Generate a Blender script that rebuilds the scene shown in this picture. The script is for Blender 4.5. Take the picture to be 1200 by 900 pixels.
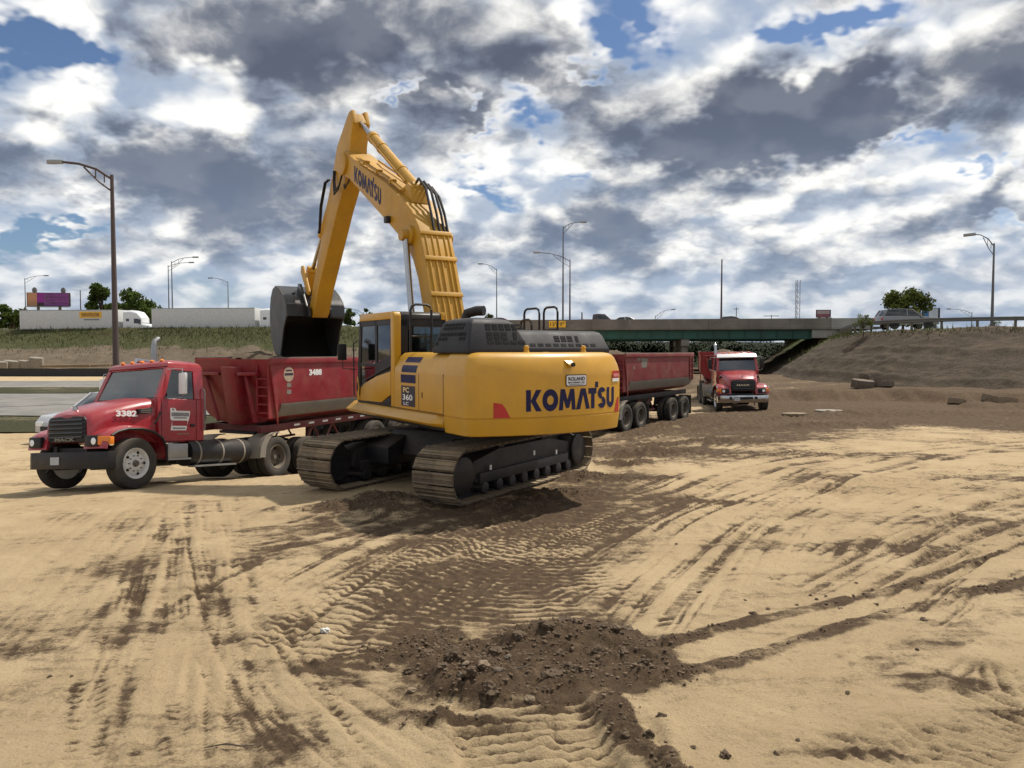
import bpy, bmesh, math, random
import numpy as np
from mathutils import Vector, Matrix
R = math.radians
rnd = random.Random(7)
for o in list(bpy.data.objects): bpy.data.objects.remove(o)
SC = bpy.context.scene
COL = SC.collection

# ------------------------------------------------------------------ camera
CAM_H, FPX, HOR = 2.6, 905.0, 410.0            # eye height, focal length in pixels of the 1200x900 photo, horizon row
cd = bpy.data.cameras.new('camera'); cam = bpy.data.objects.new('camera', cd); COL.objects.link(cam)
cd.sensor_width = 36; cd.lens = 36*FPX/1200; cd.clip_end = 8000
PITCH = math.atan((HOR-450)/FPX)
cam.location = (0, 0, CAM_H); cam.rotation_euler = (R(90)+PITCH, 0, 0)
SC.camera = cam
SC.render.resolution_x, SC.render.resolution_y = 1024, 768

# ------------------------------------------------------------------ light and exposure
SUN_AZ, SUN_EL = R(52), R(57)                  # clockwise from +Y (the view direction)
sl = bpy.data.lights.new('sun', 'SUN'); sun = bpy.data.objects.new('sun', sl); COL.objects.link(sun)
sl.energy = 5.0; sl.angle = R(1.2); sl.color = (1, .93, .82)
SD = Vector((math.sin(SUN_AZ)*math.cos(SUN_EL), math.cos(SUN_AZ)*math.cos(SUN_EL), math.sin(SUN_EL)))
sun.rotation_euler = SD.to_track_quat('Z', 'Y').to_euler()
sun.location = (20, 20, 40)
SC.view_settings.view_transform = 'Standard'; SC.view_settings.look = 'None'
SC.view_settings.gamma = 1; SC.view_settings.exposure = 0.16
SC.view_settings.use_curve_mapping = False

# ------------------------------------------------------------------ node helper
class NT:
    def __init__(s, tree): s.t = tree; s.n = tree.nodes; s.l = tree.links
    def new(s, typ, ins=None, **kw):
        n = s.n.new(typ)
        for k, v in kw.items(): setattr(n, k, v)
        for k, v in (ins or {}).items():
            if hasattr(v, 'is_output') or isinstance(v, bpy.types.NodeSocket): s.l.new(v, n.inputs[k])
            else: n.inputs[k].default_value = v
        return n
    def m(s, op, a, b=0.0, c=0.0, clamp=False):
        n = s.new('ShaderNodeMath', operation=op, use_clamp=clamp)
        for i, v in enumerate((a, b, c)):
            if isinstance(v, bpy.types.NodeSocket): s.l.new(v, n.inputs[i])
            else: n.inputs[i].default_value = v
        return n.outputs[0]
    def ss(s, x, a, b):                        # smoothstep
        n = s.new('ShaderNodeMapRange', {'Value': x, 'From Min': a, 'From Max': b}, interpolation_type='SMOOTHSTEP')
        return n.outputs['Result']
    def mix(s, f, a, b):
        n = s.new('ShaderNodeMix', data_type='RGBA')
        for i, v in ((0, f), (6, a), (7, b)):
            if isinstance(v, bpy.types.NodeSocket): s.l.new(v, n.inputs[i])
            else: n.inputs[i].default_value = v if i == 0 else (*v[:3], 1)
        return n.outputs[2]
    def noise(s, vec, scale, detail=4, rough=.55, dist=0.0, dim='3D'):
        n = s.new('ShaderNodeTexNoise', {'Scale': scale, 'Detail': detail, 'Roughness': rough, 'Distortion': dist}, noise_dimensions=dim)
        if vec is not None: s.l.new(vec, n.inputs['Vector'])
        return n.outputs['Fac']

# ------------------------------------------------------------------ sky: clear sky behind broken cumulus
def pix_dir(u, v):
    a, b = (u-600)/FPX, (450-v)/FPX
    return Vector((a, math.cos(PITCH)-b*math.sin(PITCH), math.sin(PITCH)+b*math.cos(PITCH))).normalized()
world = bpy.data.worlds.new('World'); SC.world = world; world.use_nodes = True
world.cycles.sampling_method = 'MANUAL'; world.cycles.sample_map_resolution = 512
W = NT(world.node_tree); W.n.clear()
geo = W.new('ShaderNodeTexCoord').outputs['Generated']
sep = W.new('ShaderNodeSeparateXYZ', {0: geo}); dx, dy, dz = sep.outputs
sky = W.new('ShaderNodeTexSky', sky_type='NISHITA', sun_disc=False, sun_elevation=SUN_EL, sun_rotation=SUN_AZ,
            altitude=200, air_density=1.0, dust_density=.6, ozone_density=1.6).outputs[0]
el = W.m('ARCSINE', dz); az = W.m('ARCTAN2', dx, dy)
den = W.m('MULTIPLY', W.m('ADD', W.m('MAXIMUM', dz, 0.0), .42), .62)
px_, py_ = W.m('DIVIDE', dx, den), W.m('DIVIDE', dy, den)
P = W.new('ShaderNodeCombineXYZ', {0: px_, 1: py_, 2: 3.7}).outputs[0]
wn = W.new('ShaderNodeTexNoise', {'Vector': P, 'Scale': 3.2, 'Detail': 4.0, 'Roughness': .65}).outputs['Color']
wsub = W.new('ShaderNodeVectorMath', {0: wn, 1: (.5, .5, .5)}, operation='SUBTRACT').outputs[0]
wsc = W.new('ShaderNodeVectorMath', {0: wsub, 'Scale': .16}, operation='SCALE').outputs[0]
Pw = W.new('ShaderNodeVectorMath', {0: P, 1: wsc}, operation='ADD').outputs[0]
ws = W.new('ShaderNodeSeparateXYZ', {0: wsub}).outputs
az2 = W.m('MULTIPLY_ADD', ws[0], .24, az); el2 = W.m('MULTIPLY_ADD', ws[1], .20, el)
def blobs(lst):
    tot = None
    for (u, v, su, sv, amp) in lst:
        d = pix_dir(u, v); a0, e0 = math.atan2(d.x, d.y), math.asin(d.z)
        sa, se = su/FPX, sv/FPX
        a = W.m('MULTIPLY', W.m('SUBTRACT', az2, a0), 1/sa); e = W.m('MULTIPLY', W.m('SUBTRACT', el2, e0), 1/se)
        q = W.m('MULTIPLY_ADD', a, a, W.m('MULTIPLY', e, e))
        g = W.m('MULTIPLY', W.m('EXPONENT', W.m('MULTIPLY', q, -1.0)), amp)
        tot = g if tot is None else W.m('ADD', tot, g)
    return tot
GAPS = [(15, 45, 50, 26, 1.0), (90, 62, 30, 14, .7), (745, 28, 34, 20, .9), (705, 68, 30, 12, .7), (1000, 18, 66, 20, 1.0), (925, 30, 30, 16, .6),
        (640, 135, 44, 20, .9), (480, 122, 45, 9, .75), (540, 190, 30, 12, .6), (575, 222, 50, 12, .6), (50, 275, 80, 16, .95), (1140, 190, 45, 9, .55),
        (1050, 185, 34, 8, .4), (1180, 262, 40, 14, .5), (560, 150, 26, 10, .6), (700, 200, 26, 9, .45)]
DARK = [(940, 130, 130, 52, 1.1), (850, 165, 120, 34, .8), (1010, 140, 60, 34, .5), (370, 30, 130, 40, .9), (315, 90, 62, 26, .6), (180, 60, 60, 26, .4),
        (110, 150, 150, 50, .55), (250, 210, 160, 45, .5), (1170, 70, 50, 34, .45), (1130, 140, 50, 20, .25), (1195, 225, 22, 40, .4), (620, 80, 60, 22, .35),
        (700, 260, 60, 50, .4), (540, 130, 40, 14, .4), (740, 300, 110, 50, .35), (1050, 260, 90, 40, .35), (330, 260, 120, 50, .3)]
LITE = [(500, 60, 70, 50, .5), (165, 112, 90, 26, .55), (25, 120, 90, 20, .5), (60, 20, 60, 26, .4), (245, 120, 40, 20, .4), (660, 205, 80, 40, .5), (560, 250, 80, 40, .5), (900, 250, 130, 30, .55),
        (1000, 62, 90, 24, .7), (1080, 110, 40, 30, .6), (1070, 215, 60, 20, .6), (820, 325, 50, 16, .7), (1150, 290, 50, 26, .4), (30, 310, 60, 22, .6), (840, 40, 60, 22, .4), (680, 30, 60, 26, .4), (60, 245, 70, 12, .4), (420, 330, 90, 24, .45)]
gap = blobs(GAPS); dark = blobs(DARK); lite = blobs(LITE)
n1 = W.noise(Pw, 1.7, 6, .56)
n2 = W.noise(Pw, 5.0, 6, .62)
def billow(scale, det, off_):                  # cauliflower lumps: inverted smooth cell distance
    v = W.new('ShaderNodeVectorMath', {0: Pw, 1: off_}, operation='ADD').outputs[0]
    n = W.new('ShaderNodeTexVoronoi', {'Vector': v, 'Scale': scale, 'Detail': det, 'Roughness': .5}, feature='F1', normalize=True)
    d = n.outputs['Distance']; return W.m('SUBTRACT', 1.0, W.m('MULTIPLY', W.m('MULTIPLY', d, d), 1.35))
b1 = billow(4.2, 2.0, (0, 0, 0)); b1s = billow(4.2, 1.0, (.055, .085, 0))
core = W.m('MULTIPLY_ADD', n2, .45, W.m('MULTIPLY_ADD', b1, .35, n1))
dens = W.m('ADD', W.m('SUBTRACT', core, W.m('MULTIPLY', gap, .55)), W.m('MULTIPLY', dark, .14))
alpha = W.ss(dens, .62, .98)
thick = W.m('ADD', W.m('SUBTRACT', W.m('MULTIPLY_ADD', n2, .50, W.m('MULTIPLY', n1, .95)), W.m('MULTIPLY', lite, .26)), W.m('MULTIPLY', dark, .36))
thick = W.m('MULTIPLY_ADD', W.m('SUBTRACT', b1, .6), -.35, thick)
tk = W.m('MULTIPLY', W.ss(thick, .52, .86), W.ss(dens, .78, 1.02))
lit = W.ss(W.m('SUBTRACT', b1, b1s), -.10, .10)            # sun-facing flanks of the billows
bright = W.mix(lit, (.48, .56, .69), (1.24, 1.22, 1.16))
darkc = W.mix(W.ss(el, 0.02, .36), (.23, .295, .41), (.118, .138, .195))
darkc = W.mix(W.m('MULTIPLY', lit, .35), darkc, (.34, .37, .43))
cl = W.mix(tk, bright, darkc)
hz = W.ss(el, .15, .0)
cl = W.mix(W.m('MULTIPLY', hz, .62), cl, (.37, .46, .60))
cl10 = W.new('ShaderNodeVectorMath', {0: cl, 'Scale': 10.0}, operation='SCALE').outputs[0]
skyb = W.new('ShaderNodeVectorMath', {0: sky, 1: (.72, .80, .92)}, operation='MULTIPLY').outputs[0]
allc = W.mix(alpha, skyb, cl10)
bg = W.new('ShaderNodeBackground', {0: allc, 1: .085})
W.l.new(bg.outputs[0], W.new('ShaderNodeOutputWorld').inputs[0])

# ------------------------------------------------------------------ materials
MATS = {}
def mat(name, col, rough=.5, metal=0.0, dust=0.0, var=.12, scale=3.0, spec=.5, bump=0.0, alpha=1.0, coat=0.0, dcol=(.30, .235, .15)):
    if name in MATS: return MATS[name]
    m = bpy.data.materials.new(name); m.use_nodes = True; T = NT(m.node_tree); T.n.clear()
    co = T.new('ShaderNodeTexCoord').outputs['Object']
    n = T.noise(co, scale, 6, .6)
    f = T.ss(n, .3, .7)
    c = T.mix(f, tuple(x*(1-var) for x in col), tuple(min(1, x*(1+var)) for x in col))
    rg = T.m('MULTIPLY_ADD', f, .12, rough-.06)
    if dust > 0:
        nz = T.new('ShaderNodeSeparateXYZ', {0: T.new('ShaderNodeNewGeometry').outputs['Normal']}).outputs[2]
        n5 = T.noise(co, 1.7, 8, .7); n6 = T.noise(co, 14, 4, .7)
        d = T.m('ADD', T.m('MULTIPLY', T.m('MAXIMUM', nz, 0), .35), T.m('MULTIPLY_ADD', n6, .25, n5))
        d = T.m('MULTIPLY', T.ss(d, .45, 1.05), dust)
        c = T.mix(d, c, dcol); rg = T.m('MULTIPLY_ADD', d, .45, rg, clamp=True)
    b = T.new('ShaderNodeBsdfPrincipled', {'Base Color': c, 'Roughness': rg, 'Metallic': metal, 'Specular IOR Level': spec, 'Coat Weight': coat, 'Coat Roughness': .15})
    if bump > 0:
        bp = T.new('ShaderNodeBump', {'Height': T.noise(co, scale*9, 5, .6), 'Strength': bump, 'Distance': .02}); T.l.new(bp.outputs[0], b.inputs['Normal'])
    T.l.new(b.outputs[0], T.new('ShaderNodeOutputMaterial').inputs[0])
    MATS[name] = m; return m
def glass(name, tint, refl=.12):
    m = bpy.data.materials.new(name); m.use_nodes = True; T = NT(m.node_tree); T.n.clear()
    a = T.new('ShaderNodeBsdfTransparent', {0: (*tint, 1)}); g = T.new('ShaderNodeBsdfGlossy', {0: (.9, .95, 1, 1), 'Roughness': .04})
    fr = T.new('ShaderNodeFresnel', {'IOR': 1.5}).outputs[0]
    mx = T.new('ShaderNodeMixShader', {0: T.m('ADD', fr, refl*.3, clamp=True), 1: a.outputs[0], 2: g.outputs[0]})
    T.l.new(mx.outputs[0], T.new('ShaderNodeOutputMaterial').inputs[0]); MATS[name] = m; return m
YEL = mat('yellow_paint', (.53, .272, .005), .36, dust=.34, var=.07, scale=1.3, coat=.25, dcol=(.27, .165, .055))
YEL2 = mat('yellow_boom', (.47, .245, .006), .44, dust=.40, var=.10, scale=1.3, dcol=(.22, .13, .045))
NAVY = mat('navy_decal', (.008, .008, .055), .5, var=.05, spec=.25)
BLK = mat('black_paint', (.008, .008, .011), .45, dust=.08, spec=.35)
BLK2 = mat('dark_frame', (.009, .010, .016), .5, dust=.16, spec=.35)
HOODM = mat('hood_grey', (.020, .022, .029), .62, dust=.05, bump=.05, spec=.3)
RUB = mat('rubber', (.022, .021, .020), .8, dust=.55, bump=.15, dcol=(.13, .105, .075))
TRACK = mat('track_steel', (.08, .062, .045), .75, metal=.1, dust=.95, bump=.45, scale=6, dcol=(.29, .222, .142))
RED = mat('red_paint', (.28, .008, .020), .28, dust=.10, var=.06, coat=.5)
RED2 = mat('red_trailer', (.21, .008, .018), .42, dust=.30, var=.10)
REDD = mat('red_trailer_dusty', (.18, .016, .022), .55, dust=.45, var=.12)
REDM = mat('dark_red_steel', (.10, .008, .014), .55, dust=.35)
REFL = mat('red_reflector', (.42, .015, .015), .3)
CHR = mat('chrome', (.42, .42, .42), .14, 1.0, var=.04)
STEEL = mat('bright_steel', (.30, .31, .32), .4, .9, dust=.2)
GALV = mat('galvanised', (.30, .31, .32), .5, .6)
POLE = mat('pole_grey', (.13, .13, .135), .6, .3)
POLEB = mat('pole_brown', (.085, .06, .055), .6, .3)
WHITE = mat('white_paint', (.72, .73, .74), .4, dust=.15, var=.04)
WHEELW = mat('wheel_white', (.62, .62, .60), .4, dust=.25)
GREYB = mat('dusty_grey', (.17, .16, .145), .65, dust=.5)
DKRIM = mat('dusty_rim', (.09, .08, .07), .7, dust=.7, dcol=(.2, .16, .11))
AMB = mat('amber_lens', (.75, .22, .02), .25)
LENS = mat('lamp_lens', (.75, .78, .8), .08, coat=.5)
SEATM = mat('seat_fabric', (.02, .02, .022), .85)
GLASS = glass('window_glass', (.62, .70, .68)); GLASSD = glass('dark_glass', (.30, .34, .35), .2)
CARGL = mat('car_glass', (.015, .018, .022), .06, coat=.6)

# ------------------------------------------------------------------ mesh builder
class MB:
    def __init__(s): s.v = []; s.f = []
    def add(s, vs, fs):
        o = len(s.v); s.v += [tuple(v) for v in vs]; s.f += [tuple(i+o for i in f) for f in fs]; return s
    def box(s, c, d, rot=None):
        hx, hy, hz = d[0]/2, d[1]/2, d[2]/2
        vs = [Vector((x, y, z)) for x in (-hx, hx) for y in (-hy, hy) for z in (-hz, hz)]
        if rot is not None: vs = [rot @ v for v in vs]
        vs = [v+Vector(c) for v in vs]
        return s.add(vs, [(0, 1, 3, 2), (4, 6, 7, 5), (0, 4, 5, 1), (2, 3, 7, 6), (0, 2, 6, 4), (1, 5, 7, 3)])
    def bb(s, x0, x1, y0, y1, z0, z1): return s.box(((x0+x1)/2, (y0+y1)/2, (z0+z1)/2), (abs(x1-x0), abs(y1-y0), abs(z1-z0)))
    def prism(s, poly, a, b, axis='y'):        # polygon (two coordinates) pushed along axis from a to b
        def mk(p, t):
            return {'y': (p[0], t, p[1]), 'x': (t, p[0], p[1]), 'z': (p[0], p[1], t)}[axis]
        n = len(poly); vs = [mk(p, a) for p in poly]+[mk(p, b) for p in poly]
        return s.add(vs, [tuple(range(n)), tuple(range(2*n-1, n-1, -1))]+[(i, i+n, (i+1) % n+n, (i+1) % n) for i in range(n)])
    def cyl(s, p0, p1, r0, r1=None, n=12, cap=True):
        r1 = r0 if r1 is None else r1; p0, p1 = Vector(p0), Vector(p1)
        q = (p1-p0).to_track_quat('Z', 'Y'); vs = []
        for p, r in ((p0, r0), (p1, r1)):
            for i in range(n):
                t = 2*math.pi*i/n; vs.append(p+q @ Vector((r*math.cos(t), r*math.sin(t), 0)))
        fs = [(i, (i+1) % n, (i+1) % n+n, i+n) for i in range(n)]
        if cap: fs += [tuple(range(n-1, -1, -1)), tuple(range(n, 2*n))]
        return s.add(vs, fs)
    def tube(s, path, r, n=8):
        path = [Vector(p) for p in path]; rings = []; up = Vector((0.13, .37, 1)).normalized()
        for i, p in enumerate(path):
            d = (path[min(i+1, len(path)-1)]-path[max(i-1, 0)]).normalized()
            a = d.cross(up); a = d.cross(Vector((1, 0, 0))) if a.length < .05 else a; a.normalize(); b = d.cross(a)
            rr = r[i] if isinstance(r, (list, tuple)) else r
            rings.append([p+a*rr*math.cos(2*math.pi*k/n)+b*rr*math.sin(2*math.pi*k/n) for k in range(n)])
        return s.loft(rings)
    def loft(s, rings, cap=True, closed=True):
        n = len(rings[0]); vs = [v for r in rings for v in r]; fs = []
        for j in range(len(rings)-1):
            for i in range(n if closed else n-1):
                k = (i+1) % n; fs.append((j*n+i, j*n+k, (j+1)*n+k, (j+1)*n+i))
        if cap: fs += [tuple(range(n-1, -1, -1)), tuple(range((len(rings)-1)*n, len(rings)*n))]
        return s.add(vs, fs)
    def lathe(s, prof, c, axis='y', n=24, cap=True):     # profile of (radius, offset along axis)
        rings = []
        for r, h in prof:
            ring = []
            for i in range(n):
                t = 2*math.pi*i/n; a, b = r*math.cos(t), r*math.sin(t)
                ring.append({'y': (c[0]+a, c[1]+h, c[2]+b), 'x': (c[0]+h, c[1]+a, c[2]+b), 'z': (c[0]+a, c[1]+b, c[2]+h)}[axis])
            rings.append(ring)
        return s.loft(rings, cap=cap)
    def build(s, name, m, parent=None, bevel=0.0, seg=2, smooth=35, fn=None):
        vs = [fn(*v) for v in s.v] if fn else s.v
        me = bpy.data.meshes.new(name); me.from_pydata([tuple(v) for v in vs], [], s.f)
        bm = bmesh.new(); bm.from_mesh(me); bmesh.ops.recalc_face_normals(bm, faces=bm.faces)
        if bevel > 0:
            es = [e for e in bm.edges if len(e.link_faces) == 2 and e.calc_face_angle(0) > R(28)]
            bmesh.ops.bevel(bm, geom=es, offset=bevel, segments=seg, affect='EDGES', clamp_overlap=True, profile=.6)
        bm.to_mesh(me); bm.free()
        if smooth:
            me.shade_smooth()
            me.set_sharp_from_angle(angle=R(smooth))
        me.materials.append(m)
        o = bpy.data.objects.new(name, me); COL.objects.link(o)
        if parent is not None: o.parent = parent
        return o
def thing(name, label, cat, loc=(0, 0, 0), rot=(0, 0, 0), group=None):
    o = bpy.data.objects.new(name, None); COL.objects.link(o); o.location = loc; o.rotation_euler = rot; o.empty_display_size = .3
    return tag(o, label, cat, group)
def tag(o, label=None, cat=None, group=None, kind=None):
    for k, v in (('label', label), ('category', cat), ('group', group), ('kind', kind)):
        if v: o[k] = v
    return o
def dup(o, parent=None):
    c = o.copy(); COL.objects.link(c); c.parent = parent
    for ch in list(o.children): dup(ch, c)
    return c
def text_mesh(txt, size, off=0.0, width=None, shear=0.0):
    """flat mesh of a word, lower left corner at 0,0 in its own xy plane"""
    cu = bpy.data.curves.new('t', 'FONT'); cu.body = txt; cu.size = size; cu.offset = off; cu.resolution_u = 3; cu.shear = shear
    ob = bpy.data.objects.new('t', cu); COL.objects.link(ob); dg = bpy.context.evaluated_depsgraph_get(); dg.update()
    me = bpy.data.meshes.new_from_object(ob.evaluated_get(dg)); v = np.array([p.co[:] for p in me.vertices]); f = [tuple(p.vertices) for p in me.polygons]
    bpy.data.objects.remove(ob); bpy.data.meshes.remove(me)
    v -= v.min(0); v[:, 2] = 0
    if width: v[:, 0] *= width/v[:, 0].max()
    return v, f
def letter(name, txt, m, parent, size, org, ax, ay, width=None, off=0.0, height=None):
    v, f = text_mesh(txt, size, off, width)
    if height: v[:, 1] *= height/v[:, 1].max()
    org, ax, ay = Vector(org), Vector(ax), Vector(ay)
    b = MB(); b.add([org+ax*p[0]+ay*p[1] for p in v], f); return b.build(name, m, parent, smooth=0)

# ------------------------------------------------------------------ numpy noise
def vnoise(x, y, seed):
    g = np.random.RandomState(seed).rand(256, 256)
    xi, yi = np.floor(x).astype(int), np.floor(y).astype(int); fx, fy = x-xi, y-yi
    fx, fy = fx*fx*(3-2*fx), fy*fy*(3-2*fy)
    a, b, c, d = g[xi & 255, yi & 255], g[(xi+1) & 255, yi & 255], g[xi & 255, (yi+1) & 255], g[(xi+1) & 255, (yi+1) & 255]
    return (a*(1-fx)+b*fx)*(1-fy)+(c*(1-fx)+d*fx)*fy
def fbm(x, y, seed, octs=4, rough=.5):
    t, a, n = 0, 1.0, 0
    for i in range(octs):
        t = t+a*vnoise(x*2**i+17.3*i, y*2**i+9.1*i, seed+i); n += a; a *= rough
    return t/n
def sstep(x, a, b):
    t = np.clip((x-a)/(b-a), 0, 1); return t*t*(3-2*t)

# ------------------------------------------------------------------ poses measured from the photograph
def rot3(yaw, pt=0, rl=0):
    c, s = math.cos(yaw), math.sin(yaw); Rz = np.array([[c, -s, 0], [s, c, 0], [0, 0, 1]])
    c, s = math.cos(pt), math.sin(pt); Ry = np.array([[c, 0, -s], [0, 1, 0], [s, 0, c]])
    c, s = math.cos(rl), math.sin(rl); Rx = np.array([[1, 0, 0], [0, c, -s], [0, s, c]])
    return Rz @ Ry @ Rx
EXC = dict(loc=(-1.06, 14.75, .117), yaw=R(122.1), under=R(238.2))
T1 = dict(loc=(-8.92, 16.45, -.376), yaw=R(246.5), pitch=R(5.3), roll=R(4.0))
T2 = dict(loc=(.81, 25.09, -.42), yaw=R(237), pitch=0, roll=0)
T3 = dict(loc=(11.02, 37.13, -.344), yaw=R(264), pitch=0, roll=R(1.2))
AXLES = (0, -4.36, -5.68); KING = -5.0
def place(o, T):
    m = rot3(T['yaw'], T['pitch'], T['roll']); o.matrix_world = Matrix.Translation(T['loc']) @ Matrix(m.tolist()).to_4x4()
def at(T, x, y, z=0): return rot3(T['yaw'], T.get('pitch', 0), T.get('roll', 0)) @ np.array([x, y, z])+np.array(T['loc'])

# ------------------------------------------------------------------ ground height: smooth surface through the places where wheels and tracks stand
CP = [(0, 0, 0), (-6, 3, -.02), (6, 3, 0), (0, 6, 0), (-4, 6.5, 0), (4, 6.5, 0), (9, 8, .03), (-8, 9, -.12), (8, 14, .06), (14, 16, .02), (3, 10, .04), (-3.5, 10.5, .03),
      (-15, 14, -.5), (-16, 22, -.75), (-20, 32, -.75), (-34, 40, -.65), (-10, 32, -.7), (-2, 38, -.55), (20, 26, -.05), (22, 40, -.35), (30, 26, -.05), (34, 14, 0), (-26, 6, -.3),
      (0, -15, 0), (25, -10, 0), (-25, -10, 0), (4, 46, -.5), (-18, 48, -.6), (12, 22, .02), (6.5, 24, -.1), (3.5, 18.5, .05), (-5.6, 13.2, -.02), (-7.2, 12.6, -.1)]
c_, s_ = math.cos(EXC['under']), math.sin(EXC['under'])
for a in (-2.0, 2.0):
    for b in (-1.3, 1.3): CP.append((EXC['loc'][0]+c_*a-s_*b, EXC['loc'][1]+s_*a+c_*b, .10))
for T in (T1, T2, T3):
    for a in AXLES:
        for b in (-1.05, 1.05): CP.append(tuple(at(T, a, b)-np.array([0, 0, .02])))
K1, K2, K3 = at(T1, KING, 0), at(T2, KING, 0), at(T3, KING, 0)
TR1 = dict(loc=(K1[0], K1[1], -.66), yaw=R(246.5), pitch=0, roll=0)
TR2 = dict(loc=(K2[0], K2[1], -.42), yaw=R(237), pitch=0, roll=0)
TR3 = dict(loc=(K3[0], K3[1], -.36), yaw=R(257), pitch=0, roll=0)
for T in (TR1, TR2, TR3):
    for b in (-1, 1): CP.append(tuple(at(T, -4.3, b)-np.array([0, 0, .02])))
CP = np.array(CP)
def tpsk(r2): return .5*r2*np.log(r2+1e-6)
_n = len(CP); _A = np.zeros((_n+3, _n+3)); _d = ((CP[:, None, :2]-CP[None, :, :2])**2).sum(2)
_A[:_n, :_n] = tpsk(_d)+np.eye(_n)*.02; _A[:_n, _n] = 1; _A[:_n, _n+1:] = CP[:, :2]; _A[_n, :_n] = 1; _A[_n+1:, :_n] = CP[:, :2].T
_w = np.linalg.solve(_A, np.concatenate([CP[:, 2], [0, 0, 0]]))
def base_h(x, y):
    x = np.asarray(x, float); y = np.asarray(y, float)
    z = _w[_n]+_w[_n+1]*x+_w[_n+2]*y
    for i in range(_n): z = z+_w[i]*tpsk((x-CP[i, 0])**2+(y-CP[i, 1])**2)
    r = np.sqrt(x*x+(y-18)**2); k = sstep(r, 24, 44)
    return z*(1-k)+(-.5)*k
def gp(u, v, z=0.0):                            # photo pixel -> point of the ground
    d = pix_dir(u, v)
    for _ in range(6):
        t = (z-CAM_H)/d.z; x, y = d.x*t, d.y*t; z = float(base_h(x, y))
    return x, y
def axis(stops):                               # (limit, step) pairs -> coordinates with slowly changing spacing
    out = [stops[0][0]]
    for (a, sa), (b, sb) in zip(stops[:-1], stops[1:]):
        while out[-1] < b-1e-6:
            t = (out[-1]-a)/(b-a); out.append(out[-1]+sa+(sb-sa)*t)
    return np.array(out)
gx_p = axis([(0, .023), (5.5, .026), (9, .045), (16, .11), (40, .5), (120, 4), (500, 40), (4000, 500)])
GX = np.concatenate([-gx_p[:0:-1], gx_p])
GY = np.concatenate([-axis([(0, 1.0), (60, 12), (900, 200)])[:0:-1], axis([(0, .5), (3.8, .03), (4.4, .017), (8, .030), (12, .055), (20, .11), (34, .3), (60, 1.2), (140, 6), (600, 60), (4000, 500)])])
XX, YY = np.meshgrid(GX, GY)                   # rows follow y
HH = base_h(XX, YY)
near = (1-sstep(np.abs(XX), 22, 40))*(1-sstep(YY, 40, 60))
HH += near*((fbm(XX*.35, YY*.35, 11, 3)-.5)*.10+(fbm(XX*1.6, YY*1.6, 21, 4)-.5)*.022)
SOIL = np.zeros_like(HH)                       # 0 pale sand, 1 dark topsoil, plus shade painted into tread grooves
LOOSE = np.zeros_like(HH)                      # how crumbly the surface is
def cat(pts, step=.12):
    p = np.array(pts, float); p = np.vstack([2*p[0]-p[1], p, 2*p[-1]-p[-2]]); out = []
    for i in range(1, len(p)-2):
        n = max(2, int(np.linalg.norm(p[i+1]-p[i])/step))
        for t in np.linspace(0, 1, n, endpoint=False):
            out.append(.5*((2*p[i])+(-p[i-1]+p[i+1])*t+(2*p[i-1]-5*p[i]+4*p[i+1]-p[i+2])*t*t+(-p[i-1]+3*p[i]-3*p[i+1]+p[i+2])*t**3))
    out.append(p[-2]); return np.array(out)
def sweep(pts, reach, pix=True):
    """window of the grid around a path with distance along (s) and signed distance across (t)"""
    if pix: pts = [gp(*q) for q in pts]
    c = cat(pts); lo, hi = c.min(0)-reach, c.max(0)+reach
    i0, i1 = np.searchsorted(GX, lo[0]), np.searchsorted(GX, hi[0]); j0, j1 = np.searchsorted(GY, lo[1]), np.searchsorted(GY, hi[1])
    D = np.full((j1-j0, i1-i0), 1e9); S = np.zeros_like(D); Tn = np.zeros_like(D); s = 0
    for a, b in zip(c[:-1], c[1:]):
        L = np.linalg.norm(b-a)
        if L < 1e-6: continue
        u = (b-a)/L
        ii0, ii1 = max(i0, np.searchsorted(GX, min(a[0], b[0])-reach)), min(i1, np.searchsorted(GX, max(a[0], b[0])+reach))
        jj0, jj1 = max(j0, np.searchsorted(GY, min(a[1], b[1])-reach)), min(j1, np.searchsorted(GY, max(a[1], b[1])+reach))
        if ii1 <= ii0 or jj1 <= jj0: s += L; continue
        x, y = XX[jj0:jj1, ii0:ii1]-a[0], YY[jj0:jj1, ii0:ii1]-a[1]
        al = np.clip(x*u[0]+y*u[1], 0, L); dx_, dy_ = x-al*u[0], y-al*u[1]; d = np.hypot(dx_, dy_)
        sl_ = (slice(jj0-j0, jj1-j0), slice(ii0-i0, ii1-i0)); m = d < D[sl_]
        D[sl_] = np.where(m, d, D[sl_]); S[sl_] = np.where(m, s+al, S[sl_]); Tn[sl_] = np.where(m, np.sign(u[0]*y-u[1]*x)*d, Tn[sl_]); s += L
    return (slice(j0, j1), slice(i0, i1)), S, Tn, D, s
def patchy(w, k, seed, lo=.35, hi=.6): return sstep(fbm(XX[w]*k, YY[w]*k, seed, 3), lo, hi)
_sd = [100]
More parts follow.
